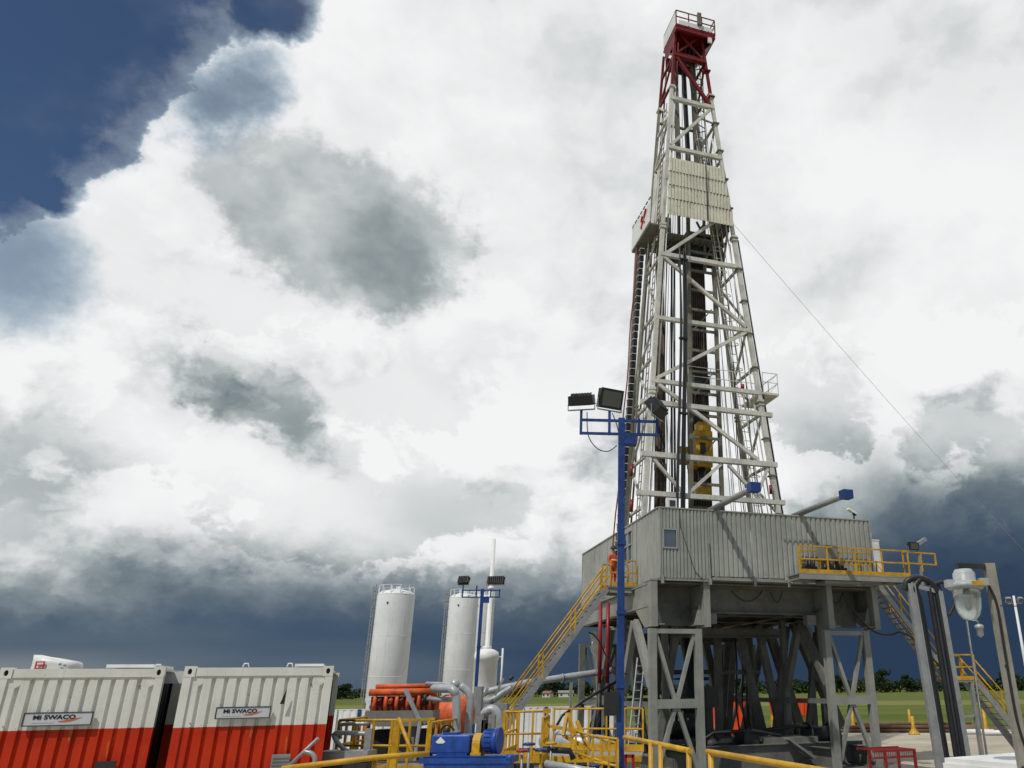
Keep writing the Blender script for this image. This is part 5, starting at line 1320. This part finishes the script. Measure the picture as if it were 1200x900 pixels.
def logs():
    r = random.Random(12)
    for (px, Y, L, lab, n, mt) in ((1020, 62.5, 13.0, 'stack of rusty brown pipes lying along the pad edge', 5, 'brown'), (1068, 66.5, 8, 'second brown pipe stack lying further out by the soil bund', 4, 'brown')):
        a = at(px, 858, Y); fr = frame_at(Vector((a.x, Y, GZ)), -.26); t = thing('pipe_stack', lab, 'pipes', (0, 0, 0), fr, 'rusty pipes lying at the pad edge')
        for i in range(n):
            MB(fr).tube([(-L/2+r.uniform(-.6, .6), .28*(i % 3), .17+.24*(i//3)), (L/2+r.uniform(-.6, .6), .28*(i % 3)+r.uniform(-.1, .1), .17+.24*(i//3))], .125, 9).build('pipe', mt, t)
    for px, Y, L, lab in ((1148, 58.8, 1.8, 'short white pipe on the ground left of the yellow marker'), (1178, 57.3, 3.0, 'longer white pipe on the ground right of the yellow marker')):
        a = at(px, 862, Y); tagit(MB(frame_at(Vector((a.x, Y, GZ)), 0)).tube([(-L/2, 0, .2), (L/2, -.3, .2)], .16, 12).build('white_pipe', 'white'), lab, 'pipe', 'white pipes lying at the pad edge')
    for i, (px, Y, h, lab) in enumerate(((1155, 58.8, 1.7, 'yellow flared marker post between the two white pipes'), (1070, 59.5, 1.2, 'yellow marker standing before the brown pipes near the rig'), (1067, 69, 1.4, 'yellow marker post out by the field left of the hose posts'), (1104, 65, 1.8, 'yellow marker post half hidden by the black hoses'), (1000, 67, 1.4, 'yellow marker seen through the right front tower of the substructure'))):
        a = at(px, 850, Y); fm = frame_at(Vector((a.x, Y, GZ)), 0); t = thing('marker_post', lab, 'marker', (0, 0, 0), fm, 'yellow marker posts')
        MB(fm).lathe([(.42, .03), (.40, .10), (.20, .30), (.11, .55), (.10, h)], (0, 0, 0), 14).build('post', 'yellow', t)
logs()

# ---------------------------------------------------------------- dark machinery under the floor
def under_rig():
    def blk(nm, lab, cat, parts, loc):
        t = thing(nm, lab, cat, loc, RIG)
        for pn, mt, fn in parts:
            m = MB(RIG); fn(m); m.build(pn, mt, t)
        return t
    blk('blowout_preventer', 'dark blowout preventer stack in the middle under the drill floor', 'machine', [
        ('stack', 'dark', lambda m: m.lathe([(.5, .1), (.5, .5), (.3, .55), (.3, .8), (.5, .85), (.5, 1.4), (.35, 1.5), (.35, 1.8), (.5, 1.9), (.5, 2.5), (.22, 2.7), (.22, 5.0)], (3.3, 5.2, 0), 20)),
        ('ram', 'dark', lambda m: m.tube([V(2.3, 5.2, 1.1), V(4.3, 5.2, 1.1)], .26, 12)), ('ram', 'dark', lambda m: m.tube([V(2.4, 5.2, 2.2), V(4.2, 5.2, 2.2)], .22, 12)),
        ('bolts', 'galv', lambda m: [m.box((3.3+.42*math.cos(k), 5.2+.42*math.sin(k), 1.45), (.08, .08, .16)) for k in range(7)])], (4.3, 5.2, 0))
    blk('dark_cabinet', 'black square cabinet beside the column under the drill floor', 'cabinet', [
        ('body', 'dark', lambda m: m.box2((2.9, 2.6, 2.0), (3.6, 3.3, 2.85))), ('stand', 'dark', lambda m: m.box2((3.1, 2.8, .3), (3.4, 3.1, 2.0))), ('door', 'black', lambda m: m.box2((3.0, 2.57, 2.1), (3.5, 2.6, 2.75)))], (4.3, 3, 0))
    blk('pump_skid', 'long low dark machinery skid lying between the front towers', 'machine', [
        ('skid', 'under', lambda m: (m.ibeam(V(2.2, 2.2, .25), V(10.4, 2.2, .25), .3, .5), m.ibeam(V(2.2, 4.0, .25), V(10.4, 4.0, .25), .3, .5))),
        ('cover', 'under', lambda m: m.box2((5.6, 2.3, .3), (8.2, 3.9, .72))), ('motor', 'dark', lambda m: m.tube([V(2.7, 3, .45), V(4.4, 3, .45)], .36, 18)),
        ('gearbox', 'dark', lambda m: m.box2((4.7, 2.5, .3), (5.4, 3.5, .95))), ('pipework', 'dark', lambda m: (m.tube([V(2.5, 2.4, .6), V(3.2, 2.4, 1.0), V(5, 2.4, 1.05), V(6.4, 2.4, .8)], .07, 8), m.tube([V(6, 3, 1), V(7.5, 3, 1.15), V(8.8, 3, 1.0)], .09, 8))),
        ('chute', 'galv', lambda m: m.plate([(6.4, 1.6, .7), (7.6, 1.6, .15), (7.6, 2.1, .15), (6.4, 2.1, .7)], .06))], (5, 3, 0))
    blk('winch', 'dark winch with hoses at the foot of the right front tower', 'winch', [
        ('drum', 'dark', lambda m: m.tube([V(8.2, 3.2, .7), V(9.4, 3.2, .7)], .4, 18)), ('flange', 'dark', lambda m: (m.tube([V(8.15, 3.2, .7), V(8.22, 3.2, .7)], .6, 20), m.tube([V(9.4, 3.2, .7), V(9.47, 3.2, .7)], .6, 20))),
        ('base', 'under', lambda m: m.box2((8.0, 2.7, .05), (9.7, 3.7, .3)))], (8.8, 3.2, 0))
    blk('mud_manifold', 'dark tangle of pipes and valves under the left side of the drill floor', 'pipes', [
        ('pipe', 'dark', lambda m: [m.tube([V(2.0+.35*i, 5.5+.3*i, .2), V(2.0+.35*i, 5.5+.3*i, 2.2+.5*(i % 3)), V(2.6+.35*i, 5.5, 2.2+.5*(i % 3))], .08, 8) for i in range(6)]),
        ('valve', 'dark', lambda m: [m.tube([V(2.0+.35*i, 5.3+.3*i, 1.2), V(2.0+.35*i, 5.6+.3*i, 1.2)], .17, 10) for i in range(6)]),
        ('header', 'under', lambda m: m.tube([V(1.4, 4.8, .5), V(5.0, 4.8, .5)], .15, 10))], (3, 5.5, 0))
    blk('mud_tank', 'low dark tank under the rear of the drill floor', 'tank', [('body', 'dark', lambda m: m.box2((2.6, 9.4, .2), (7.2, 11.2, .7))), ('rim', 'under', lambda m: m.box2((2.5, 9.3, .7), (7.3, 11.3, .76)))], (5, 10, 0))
    blk('access_ladder', 'shiny aluminium ladder leaning beside the left side legs under the floor', 'ladder', [
        ('side_rail', 'silver', lambda m: (m.bar(V(-.42, 1.7, 4.0), V(-1.15, .9, .2), .05), m.bar(V(-.10, 1.7, 4.0), V(-.83, .9, .2), .05))),
        ('rung', 'silver', lambda m: [m.bar(V(-.42-.73*k/12, 1.7-.8*k/12, 4.0-3.8*k/12), V(-.10-.73*k/12, 1.7-.8*k/12, 4.0-3.8*k/12), .035) for k in range(1, 12)])], (-.6, 1.3, 0))
    r = random.Random(6)
    for i, a in enumerate((3.0, 5.8, 6.6, 6.95, 7.2)):
        t = blk('hanging_hose', 'dark hose hanging under the drill floor', 'hose', [('hose', 'black', lambda m: m.tube(smooth_path([V(a, 7.2, 5.6), V(a+.1, 7.2, 4), V(a-.05, 7.2, 2), V(a+.15, 7.2, .4)], 5), .045, 7))], (a, 7.2, 5.6))
        t['group'] = 'hoses hanging under the drill floor'
under_rig()

# ---------------------------------------------------------------- left: orange engine, drum, pump, railings
def engine():
    fr = frame_at(Vector((-7.58, 22, 0)), .05); P = lambda: MB(fr); t = thing('mud_pump_engine', 'engine with a bright orange-red manifold on a grey hood, left of the blue pump', 'engine', (0, 0, 0), fr)
    P().tube([(.12, -.25, 2.93), (1.62, -.25, 2.93)], .062, 12).build('manifold', 'orange', t)
    P().tube([(.02, -.42, 2.79), (1.72, -.42, 2.79)], .088, 12).build('manifold', 'orange', t)
    for i in range(6):
        x = .18+.28*i; P().tube([(x, -.42, 2.75), (x, -.45, 2.5), (x, -.40, 2.34)], .05, 9).build('exhaust_port', 'orange', t)
        P().tube([(x+.12, -.36, 2.62), (x+.12, -.52, 2.55)], .055, 10).build('cylinder_cap', 'orange' if i % 2 else 'red', t)
    P().box((.88, -.10, 2.52), (1.65, .5, .34)).build('cylinder_block', 'dullorange', t)
    P().plate([(.0, -.15, 2.35), (0, -.15, 2.12), (.35, -.15, 1.98), (1.45, -.15, 1.98), (1.72, -.15, 2.12), (1.72, -.15, 2.35)], .8).build('hood', 'grey', t)
    P().box((.95, -.05, 1.55), (.62, .7, .84)).build('end_housing', 'grey', t)
    P().lathe([(.20, -.02), (.20, .02), (.12, .03)], (0, 0, 0), 20)
    m = P(); m.tube([(.98, -.42, 1.68), (.98, -.47, 1.68)], .19, 20); h = m.build('port_ring', 'grey', t); P().tube([(.98, -.468, 1.68), (.98, -.475, 1.68)], .13, 20).build('port', 'inkblack', h)
    P().box((.40, .0, 1.5), (.35, .6, .8)).build('radiator', 'dark', t); P().box((1.45, .0, 1.5), (.30, .6, .8)).build('radiator', 'dark', t)
    P().box((1.0, -.1, .95), (1.3, .9, .45)).build('sump', 'brown', t); P().box((.8, 0, .4), (2.0, 1.2, .7)).build('skid', 'dark', t)
    P().box((-.02, -.2, 1.8), (.08, .4, .9)).build('side_frame', 'orange', t); P().box((-.1, -.3, 1.1), (.2, .4, .5)).build('side_tank', 'orange', t)
    P().bar((1.0, -.7, 2.85), (1.45, -.75, 2.1), .06, .10).build('brace', 'silver', t); P().bar((1.45, -.75, 2.1), (1.40, -.75, 1.2), .08).build('brace', 'silver', t)
engine()
def silver_pipes():
    t = thing('exhaust_pipes', 'pair of fat silver pipes bending down from the orange engine towards the blue pump', 'pipes', (-5.3, 20, 1.2))
    def x(px, py, Y=20): return at(px, py, Y)
    MB().tube(smooth_path([x(508, 807, 21.3), x(520, 807, 20.6), x(530, 808), x(534, 815), x(535, 826), x(535, 850), x(535, 885)], 5), .10, 16).build('pipe', 'silver', t)
    MB().tube(smooth_path([x(540, 804, 20.4), x(549, 812, 20.4), x(551, 826, 20.4), x(549, 850, 20.4), x(546, 885, 20.4)], 5), .09, 16).build('pipe', 'silver', t)
    MB().tube([x(502, 819, 21.5), x(528, 820, 20.6)], .06, 12).build('pipe', 'silver', t)
    MB().tube([x(500, 801, 21.7), x(530, 802, 21)], .05, 10).build('pipe', 'silver', t)
    MB().lathe([(.02, .12), (.10, .10), (.12, 0), (.12, -.08)], tuple(x(533, 802, 20.8)), 12).build('cap', 'silver', t)
    MB().tube([x(497, 819, 21.6), x(501, 819, 21.6)], .13, 12).build('flange', 'dark', t)
silver_pipes()
def drum():
    p = at(531, 838, 23.5); t = thing('orange_drum', 'round orange drum casing behind the silver pipes', 'drum', (p.x, 23.5, 1.0))
    c = Vector((p.x, 23.5, p.z)); dx = Vector((.93, -.36, 0))
    MB().tube([c-dx*.55, c-dx*.50, c+dx*.1, c+dx*.40, c+dx*.52], [.40, .50, .52, .48, .30], 28).build('casing', 'orange', t)
    MB().tube([c-dx*.30, c-dx*.22], .54, 28).build('band', 'grey', t)
    MB().tube([c-dx*1.3, c-dx*.5], .18, 14).build('shaft_housing', 'orange', t)
    MB().box((c.x, c.y, .6), (1.2, .9, 1.2)).build('pedestal', 'dark', t)
    MB().tube([c-dx*1.3+V(0, 0, .25), c-dx*.55+V(0, 0, .42)], .10, 10).build('duct', 'orange', t)
drum()
def blue_pump():
    Y = 12.5; o = at(507, 900, Y); fr = frame_at(Vector((o.x, Y, 2.21)), -.12) @ Matrix.Scale(.64, 4) @ Matrix.Translation((0, 0, -2.17)); P = lambda: MB(fr)
    t = thing('blue_pump', 'glossy blue pump drive with a yellow coupling guard at the bottom edge', 'pump', (0, 0, 0), fr)
    def W_(m): return m
    m = P(); vs = []
    sec = [(0.02, .30), (.28, .31), (.72, .30), (.88, .26)]
    # gear casing: rounded box
    g = bpy.data.meshes.new('g'); bm = bmesh.new(); bmesh.ops.create_cube(bm, size=1); bmesh.ops.scale(bm, vec=(.92, .46, .40), verts=bm.verts)
    bmesh.ops.bevel(bm, geom=bm.edges[:], offset=.055, segments=4, profile=.6, affect='EDGES'); bmesh.ops.translate(bm, vec=(.45, .02, 1.97), verts=bm.verts)
    bm.verts.ensure_lookup_table(); bm.verts.index_update(); m.add([v.co for v in bm.verts], [[v.index for v in f.verts] for f in bm.faces], True); bm.free()
    cs = m.build('gear_casing', 'blue2', t)
    m = P(); c = Vector((.22, -.222, 2.02)); s = .115
    m.plate([c+V(-s, 0, 0), c+V(0, 0, s*.95), c+V(s, 0, 0), c+V(.06, 0, -.03), c+V(-.06, 0, -.03)], .006); m.build('warning_diamond', 'silo', cs)
    P().box((.40, .0, 2.19), (.34, .30, .05)).build('casing_lid', 'blue2', t)
    P().tube([(.22, .1, 2.18), (.22, .1, 2.30)], .07, 12).build('breather', 'dark', t)
    P().tube(smooth_path([V(.08, .1, 2.18), V(.12, .1, 2.32), V(.28, .1, 2.36), V(.4, .1, 2.24)], 5), .025, 7).build('hose', 'dark', t)
    # coupling guard: yellow hood
    m = P(); pts = []
    for i in range(11):
        a = math.pi*(i/10); pts.append((.19*math.cos(a), .20*math.sin(a)))
    prof = [(.2, -.26), (.2, 0)]+pts[1:-1]+[(-.2, 0), (-.2, -.26)]
    k = len(prof); m.add([(x, y*1.0-.02, 1.99+z) for x in (.96, 1.14) for y, z in prof], [(i, i+1, k+i+1, k+i) for i in range(k-1)]+[list(range(k)), list(reversed(range(k, 2*k)))])
    m.build('coupling_guard', 'yellow', t)
    P().box((1.07, -.24, 1.74), (.24, .05, .12)).build('guard_foot', 'yellow', t)
    # motor
    m = P(); m.tube([(1.16, 0, 2.03), (1.20, 0, 2.03), (1.22, 0, 2.03), (1.40, 0, 2.03), (1.42, 0, 2.03), (1.52, 0, 2.03)], [.20, .23, .235, .235, .27, .27], 28); mo = m.build('motor', 'blue2', t)
    for i in range(16):
        a = i*math.pi/8; P().box((1.30, .245*math.cos(a), 2.03+.245*math.sin(a)), (.16, .02, .02)).build('fin', 'blue2', mo)
    P().tube([(1.52, 0, 2.03), (1.545, 0, 2.03)], .28, 28).build('fan_cover', 'blue2', t)
    # skid
    m = P(); m.box((.85, .0, 1.66), (2.1, .66, .14)); m.box((.9, -.30, 1.72), (2.0, .06, .05)); m.box((.5, 0, 1.76), (.7, .4, .10)); m.build('skid', 'blue2', t)
    P().tube([(1.80, -.28, 1.70), (1.95, -.28, 1.70)], .07, 14).build('skid_pipe', 'blue2', t)
    P().box2((-.1, -.3, -1.84), (1.8, .3, 1.59)).build('pedestal', 'blue2', t)
    P().tube([(-.25, -.1, 1.70), (-.02, -.1, 1.74)], .09, 12).build('suction_pipe', 'blue2', t)
    P().tube([(-.14, -.1, 1.71), (-.08, -.1, 1.72)], .12, 14).build('flange', 'silo', t)
blue_pump()
# yellow railings
def yr(lab, pts, h=1.1, sp=.6, kick=True, r=.026, grp='yellow guard railings', fr=WORLD): return guardrail('guard_railing', lab, pts, fr, h, sp, kick, r, 'yellow', grp)
def gp(px, py, Y, dz=0): q = at(px, py, Y); return (q.x, q.y, q.z-dz)
# cage round the engine
a, b = gp(396, 842, 18.5), gp(503, 842, 18.0)
z0 = 1.18
yr('yellow railing in front of the grey engine hood', [(a[0], 18.6, z0), (b[0], 18.0, z0)], 1.05, .42)
yr('yellow railing on the left side of the engine by the container', [(a[0], 18.65, z0), (a[0]-.1, 20.6, z0)], 1.05, .45)
yr('yellow railing between the engine and the silver pipes', [(b[0]+.05, 18.0, z0), (b[0]+.12, 20.0, z0)], 1.0, .4)
def walkway(lab, x0, y0, x1, y1, z):
    t = thing('walkway', lab, 'walkway', (x0, y0, 0)); MB().box2((x0, y0, z-.06), (x1, y1, z)).build('grating', 'galv', t)
    for x in (x0+.1, x1-.1): MB().bar((x, y0+.1, 0), (x, y0+.1, z-.06), .1).build('leg', 'yellow', t)
    MB().bar((x0, y0, z-.03), (x1, y0, z-.03), .06, .14).build('edge', 'yellow', t)
walkway('raised walkway with yellow edge beneath the orange engine', a[0]-.1, 17.9, b[0]+.2, 21, 1.18)
def ladder_y():
    t = thing('yellow_ladder', 'leaning yellow ladder rail and thick post in front of the engine', 'ladder', gp(465, 880, 17))
    p = at(467, 842, 17); q = at(485, 888, 16.6); MB().tube([p, q], .035, 8).build('handrail', 'yellow', t)
    p = at(466, 846, 17.1); MB().bar((p.x, 17.1, .2), (p.x, 17.1, 2.25), .13, .1, up=(0, 1, 0)).build('post', 'yellow', t)
    MB().bar((p.x-.02, 17.1, 2.25), (p.x+.75, 17.1, 2.28), .05).build('cross_rail', 'yellow', t)
ladder_y()
# grey loop handrail beside the containers
def grey_rail():
    t = thing('grey_handrail', 'bent grey pipe handrail between the right container and the yellow cage', 'railing', gp(410, 890, 16))
    q = [at(x, y, 16) for x, y in ((434, 860), (396, 859), (392, 864), (399, 874), (409, 881), (430, 882))]
    MB().tube(smooth_path(q, 4), .042, 9).build('loop_rail', 'galv', t)
    q = [at(x, y, 16.5) for x, y in ((432, 848), (402, 849), (399, 855), (399, 866))]
    MB().tube(smooth_path(q, 4), .035, 9).build('loop_rail', 'galv', t)
    p = at(433, 855, 16); MB().bar((p.x, 16, .2), (p.x, 16, 2.16), .12, .09, up=(0, 1, 0)).build('post', 'galv', t)
    q = at(388, 885, 16); MB().box((p.x-.35, 16, q.z), (.9, .5, .16)).build('step', 'galv', t)
    q = at(405, 893, 16); MB().box((p.x-.35, 16, q.z-.05), (.9, .5, .1)).build('step', 'dark', t)
grey_rail()
def grab():
    t = thing('grab_handle', 'slanted grey grab handle in front of the right container', 'handle', gp(360, 890, 11))
    MB().tube([at(334, 902, 11), at(373, 865, 11)], .022, 8).build('bar', 'galv', t)
    MB().tube(smooth_path([at(357, 881, 11), at(365, 883, 11), at(369, 890, 11), at(367, 902, 11)], 4), .03, 8).build('bracket', 'galv', t)
grab()
# near yellow handrails along the bottom edge
def near_rail(lab, pts, r=.03, posts=()):
    t = thing('near_handrail', lab, 'railing', pts[0], WORLD, 'yellow handrails along the bottom of the photo')
    MB().tube(pts, r, 10).build('top_rail', 'yellow', t)
    p = [Vector(q) for q in pts]
    for s in posts:
        c = p[0]+(p[-1]-p[0])*s; MB().tube([c-V(0, 0, 1.1), c], r*.95, 9).build('post', 'yellow', t)
    MB().tube([q-V(0, 0, .52) for q in p], r*.9, 9).build('knee_rail', 'yellow', t)
near_rail('yellow handrail at the bottom edge below the engine, left of the blue pump', [at(330, 901, 9), at(438, 888, 9.2), at(503, 883, 9.4)], .029, (.62,))
near_rail('yellow handrail at the bottom, from the blue pole to the front leg of the rig', [at(732, 864, 11.0), at(772, 872, 9.9), at(809, 880, 8.9)], .029, (.45, .60, .98))
near_rail('long yellow handrail at the bottom running right from the front leg', [at(829, 881, 8.6), at(925, 897, 7.3), at(990, 908, 6.6)], .029, (.03,))
# yellow stair cage left of the rig
a = Vector(gp(592, 834, 21)); z1 = 1.25
yr('yellow railing at the foot of the left stair flight', [(a.x, 21.0, z1), (a.x+1.05, 21.0, z1)], 1.05, .35)
yr('yellow railing running back from the foot of the left stair flight', [(a.x-.05, 21.1, z1), (a.x-.1, 23.4, z1)], 1.05, .6)
yr('yellow railing across the walkway in front of the white wall', [(a.x+.9, 23.6, z1), (a.x+3.4, 22.6, z1)], 1.05, .5)
yr('yellow railing right of the stair foot, beside the pipes', [(a.x+1.1, 21.0, z1), (a.x+1.2, 19.2, z1)], .95, .5)
yr('low yellow railing dropping towards the blue pole', [(a.x+1.9, 19.8, .95), (a.x+2.9, 18.6, .75)], .95, .5)
yr('short yellow railing right beside the blue pole', [(gp(695, 860, 17.5)[0], 17.5, .9), (gp(724, 866, 16.8)[0], 16.8, .88)], 1.0, .32, False)
walkway('raised grey walkway at the foot of the left stairs', a.x-.1, 20.9, a.x+3.4, 23.6, 1.25)
def yellow_gate():
    t = thing('yellow_a_frame_stand', 'yellow tapering frame standing before the white wall', 'frame', gp(668, 870, 20))
    for (x0, y0, x1, y1) in ((665, 836, 660, 862), (665, 836, 674, 862), (676, 845, 690, 880), (690, 880, 683, 888), (660, 862, 690, 878), (640, 850, 683, 858)):
        MB().bar(at(x0, y0, 20), at(x1, y1, 19.8), .07).build('bar', 'yellow', t)
    MB().box(tuple(at(681, 884, 19.8)), (.16, .1, .2)).build('foot', 'yellow', t)
    MB().box(tuple(at(641, 833, 20.5)), (.18, .05, .1)).build('plate', 'yellow', t)
yellow_gate()
def htank():
    t = thing('horizontal_vessel', 'grey horizontal cylinder lying behind the yellow railings', 'vessel', gp(665, 880, 24)); p, q = at(638, 868, 24), at(706, 874, 23.4)
    d = (q-p).normalized(); MB().tube([p-d*.12, p, q, q+d*.12], [.12, .27, .27, .12], 22).build('shell', 'silver', t)
    MB().box(((p.x+q.x)/2, 23.8, .5), (1.6, .5, 1.0)).build('cradle', 'galv', t)
    MB().box(((p.x+q.x)/2+.2, 23.2, 1.0), (2.4, .8, .12)).build('shelf', 'galv', t)
htank()
def dark_tanks():
    for px, Y, w, h, lab in ((655, 20.6, .9, .85, 'dark grey open tank below the horizontal cylinder'), (700, 22.5, 1.2, 1.0, 'dark box right of the horizontal cylinder by the blue pole'), (610, 18.5, .8, .7, 'dark tank low under the yellow stair railing')):
        x = at(px, 880, Y).x; t = thing('dark_tank', lab, 'tank', (x, Y, 0)); MB().box((x, Y, h/2), (w, .8, h)).build('body', 'dark', t); MB().box((x, Y, h+.03), (w+.06, .86, .06)).build('rim', 'galv', t)
dark_tanks()
def valve(px, py, Y, lab, wheel='blue', stem='galv', tall=.9):
    p = at(px, py, Y); t = thing('valve_wheel', lab, 'valve', (p.x, Y, p.z-tall), WORLD, 'handwheel valves left of the blue pole')
    MB().tube([p-V(0, 0, tall), p], .022, 8).build('stem', stem, t)
    n = 14; MB().tube([p+V(.085*math.cos(k*2*math.pi/n), .085*math.sin(k*2*math.pi/n), 0) for k in range(n+1)], .022, 7).build('handwheel', wheel, t)
    MB().bar(p-V(.08, 0, 0), p+V(.08, 0, 0), .02).build('spoke', wheel, t)
    MB().lathe([(.06, 0), (.09, .05), (.09, .2), (.05, .25)], tuple(p-V(0, 0, tall)), 12).build('bonnet', stem, t)
valve(620, 872, 14, 'blue handwheel valve nearest the blue pump motor'); valve(634, 879, 14.2, 'blue handwheel valve with a dark pipe, second from the blue pump', 'blue', 'yellow')
valve(646, 871, 15.5, 'yellow handwheel valve behind the two blue ones', 'yellow', 'galv'); valve(697, 897, 14.5, 'blue handwheel low beside the blue light pole'); valve(612, 880, 14.6, 'red handwheel valve low behind the blue pump motor', 'redrail', 'galv')
tagit(MB().tube([at(636, 878, 15.5), at(668, 880, 15.6), at(672, 890, 15.6)], .055, 12).build('black_pipe', 'black'), 'short fat black pipe behind the handwheel valves', 'pipe')
tagit(MB().tube([at(640, 895, 15.5), at(700, 905, 15.0)], .06, 12).build('grey_pipe', 'silver'), 'grey pipe low in front of the dark tanks', 'pipe')
def manifold():
    t = thing('pipe_manifold', 'weathered grey hopper and pipe bends between the separator and the yellow stairs', 'machine', gp(585, 860, 28))
    c = at(583, 836, 28); MB().plate([(c.x-.5, 27.8, c.z+.30), (c.x+.38, 27.8, c.z+.30), (c.x+.38, 27.8, c.z-.1), (c.x+.18, 27.8, c.z-.8), (c.x-.12, 27.8, c.z-.8), (c.x-.3, 27.8, c.z-.1)], .5).build('hopper', 'galv', t)
    MB().tube(smooth_path([at(560, 842, 27), at(570, 834, 27), at(578, 832, 27), at(583, 840, 27), at(584, 858, 27), at(584, 885, 27)], 5), .16, 14).build('bend', 'silver', t)
    MB().tube(smooth_path([at(556, 815, 28.5), at(572, 822, 28), at(590, 812, 28), at(600, 806, 28)], 5), .12, 12).build('bend', 'galv', t)
    for i, (x, y) in enumerate(((563, 850), (568, 860), (576, 856), (572, 868))): MB().box(tuple(at(x, y, 26.5)), (.2, .2, .7+.1*i)).build('valve_block', 'dark' if i % 2 else 'galv', t)
    MB().box(tuple(at(560, 826, 27)), (.26, .3, 1.1)).build('control_box', 'galv', t)
    MB().box((c.x, 28, .5), (2.4, 1.2, 1.0)).build('skid', 'dark', t)
    for x0, y0, x1, y1 in ((572, 806, 560, 826), (590, 795, 580, 815)): MB().bar(at(x0, y0, 27.6), at(x1, y1, 27.6), .07).build('strut', 'galv', t)
manifold()
def red_frame():
    t = thing('red_portal_stand', 'small red frame on the ground just right of the blue pole', 'frame', gp(738, 892, 20))
    for px in (733, 742):
        p = at(px, 884, 20); MB().bar((p.x, 20, .2), (p.x, 20, p.z), .07).build('upright', 'redrail', t)
    p, q = at(733, 886, 20), at(742, 886, 20); MB().bar(p, q, .07).build('crossbar', 'redrail', t)
red_frame()
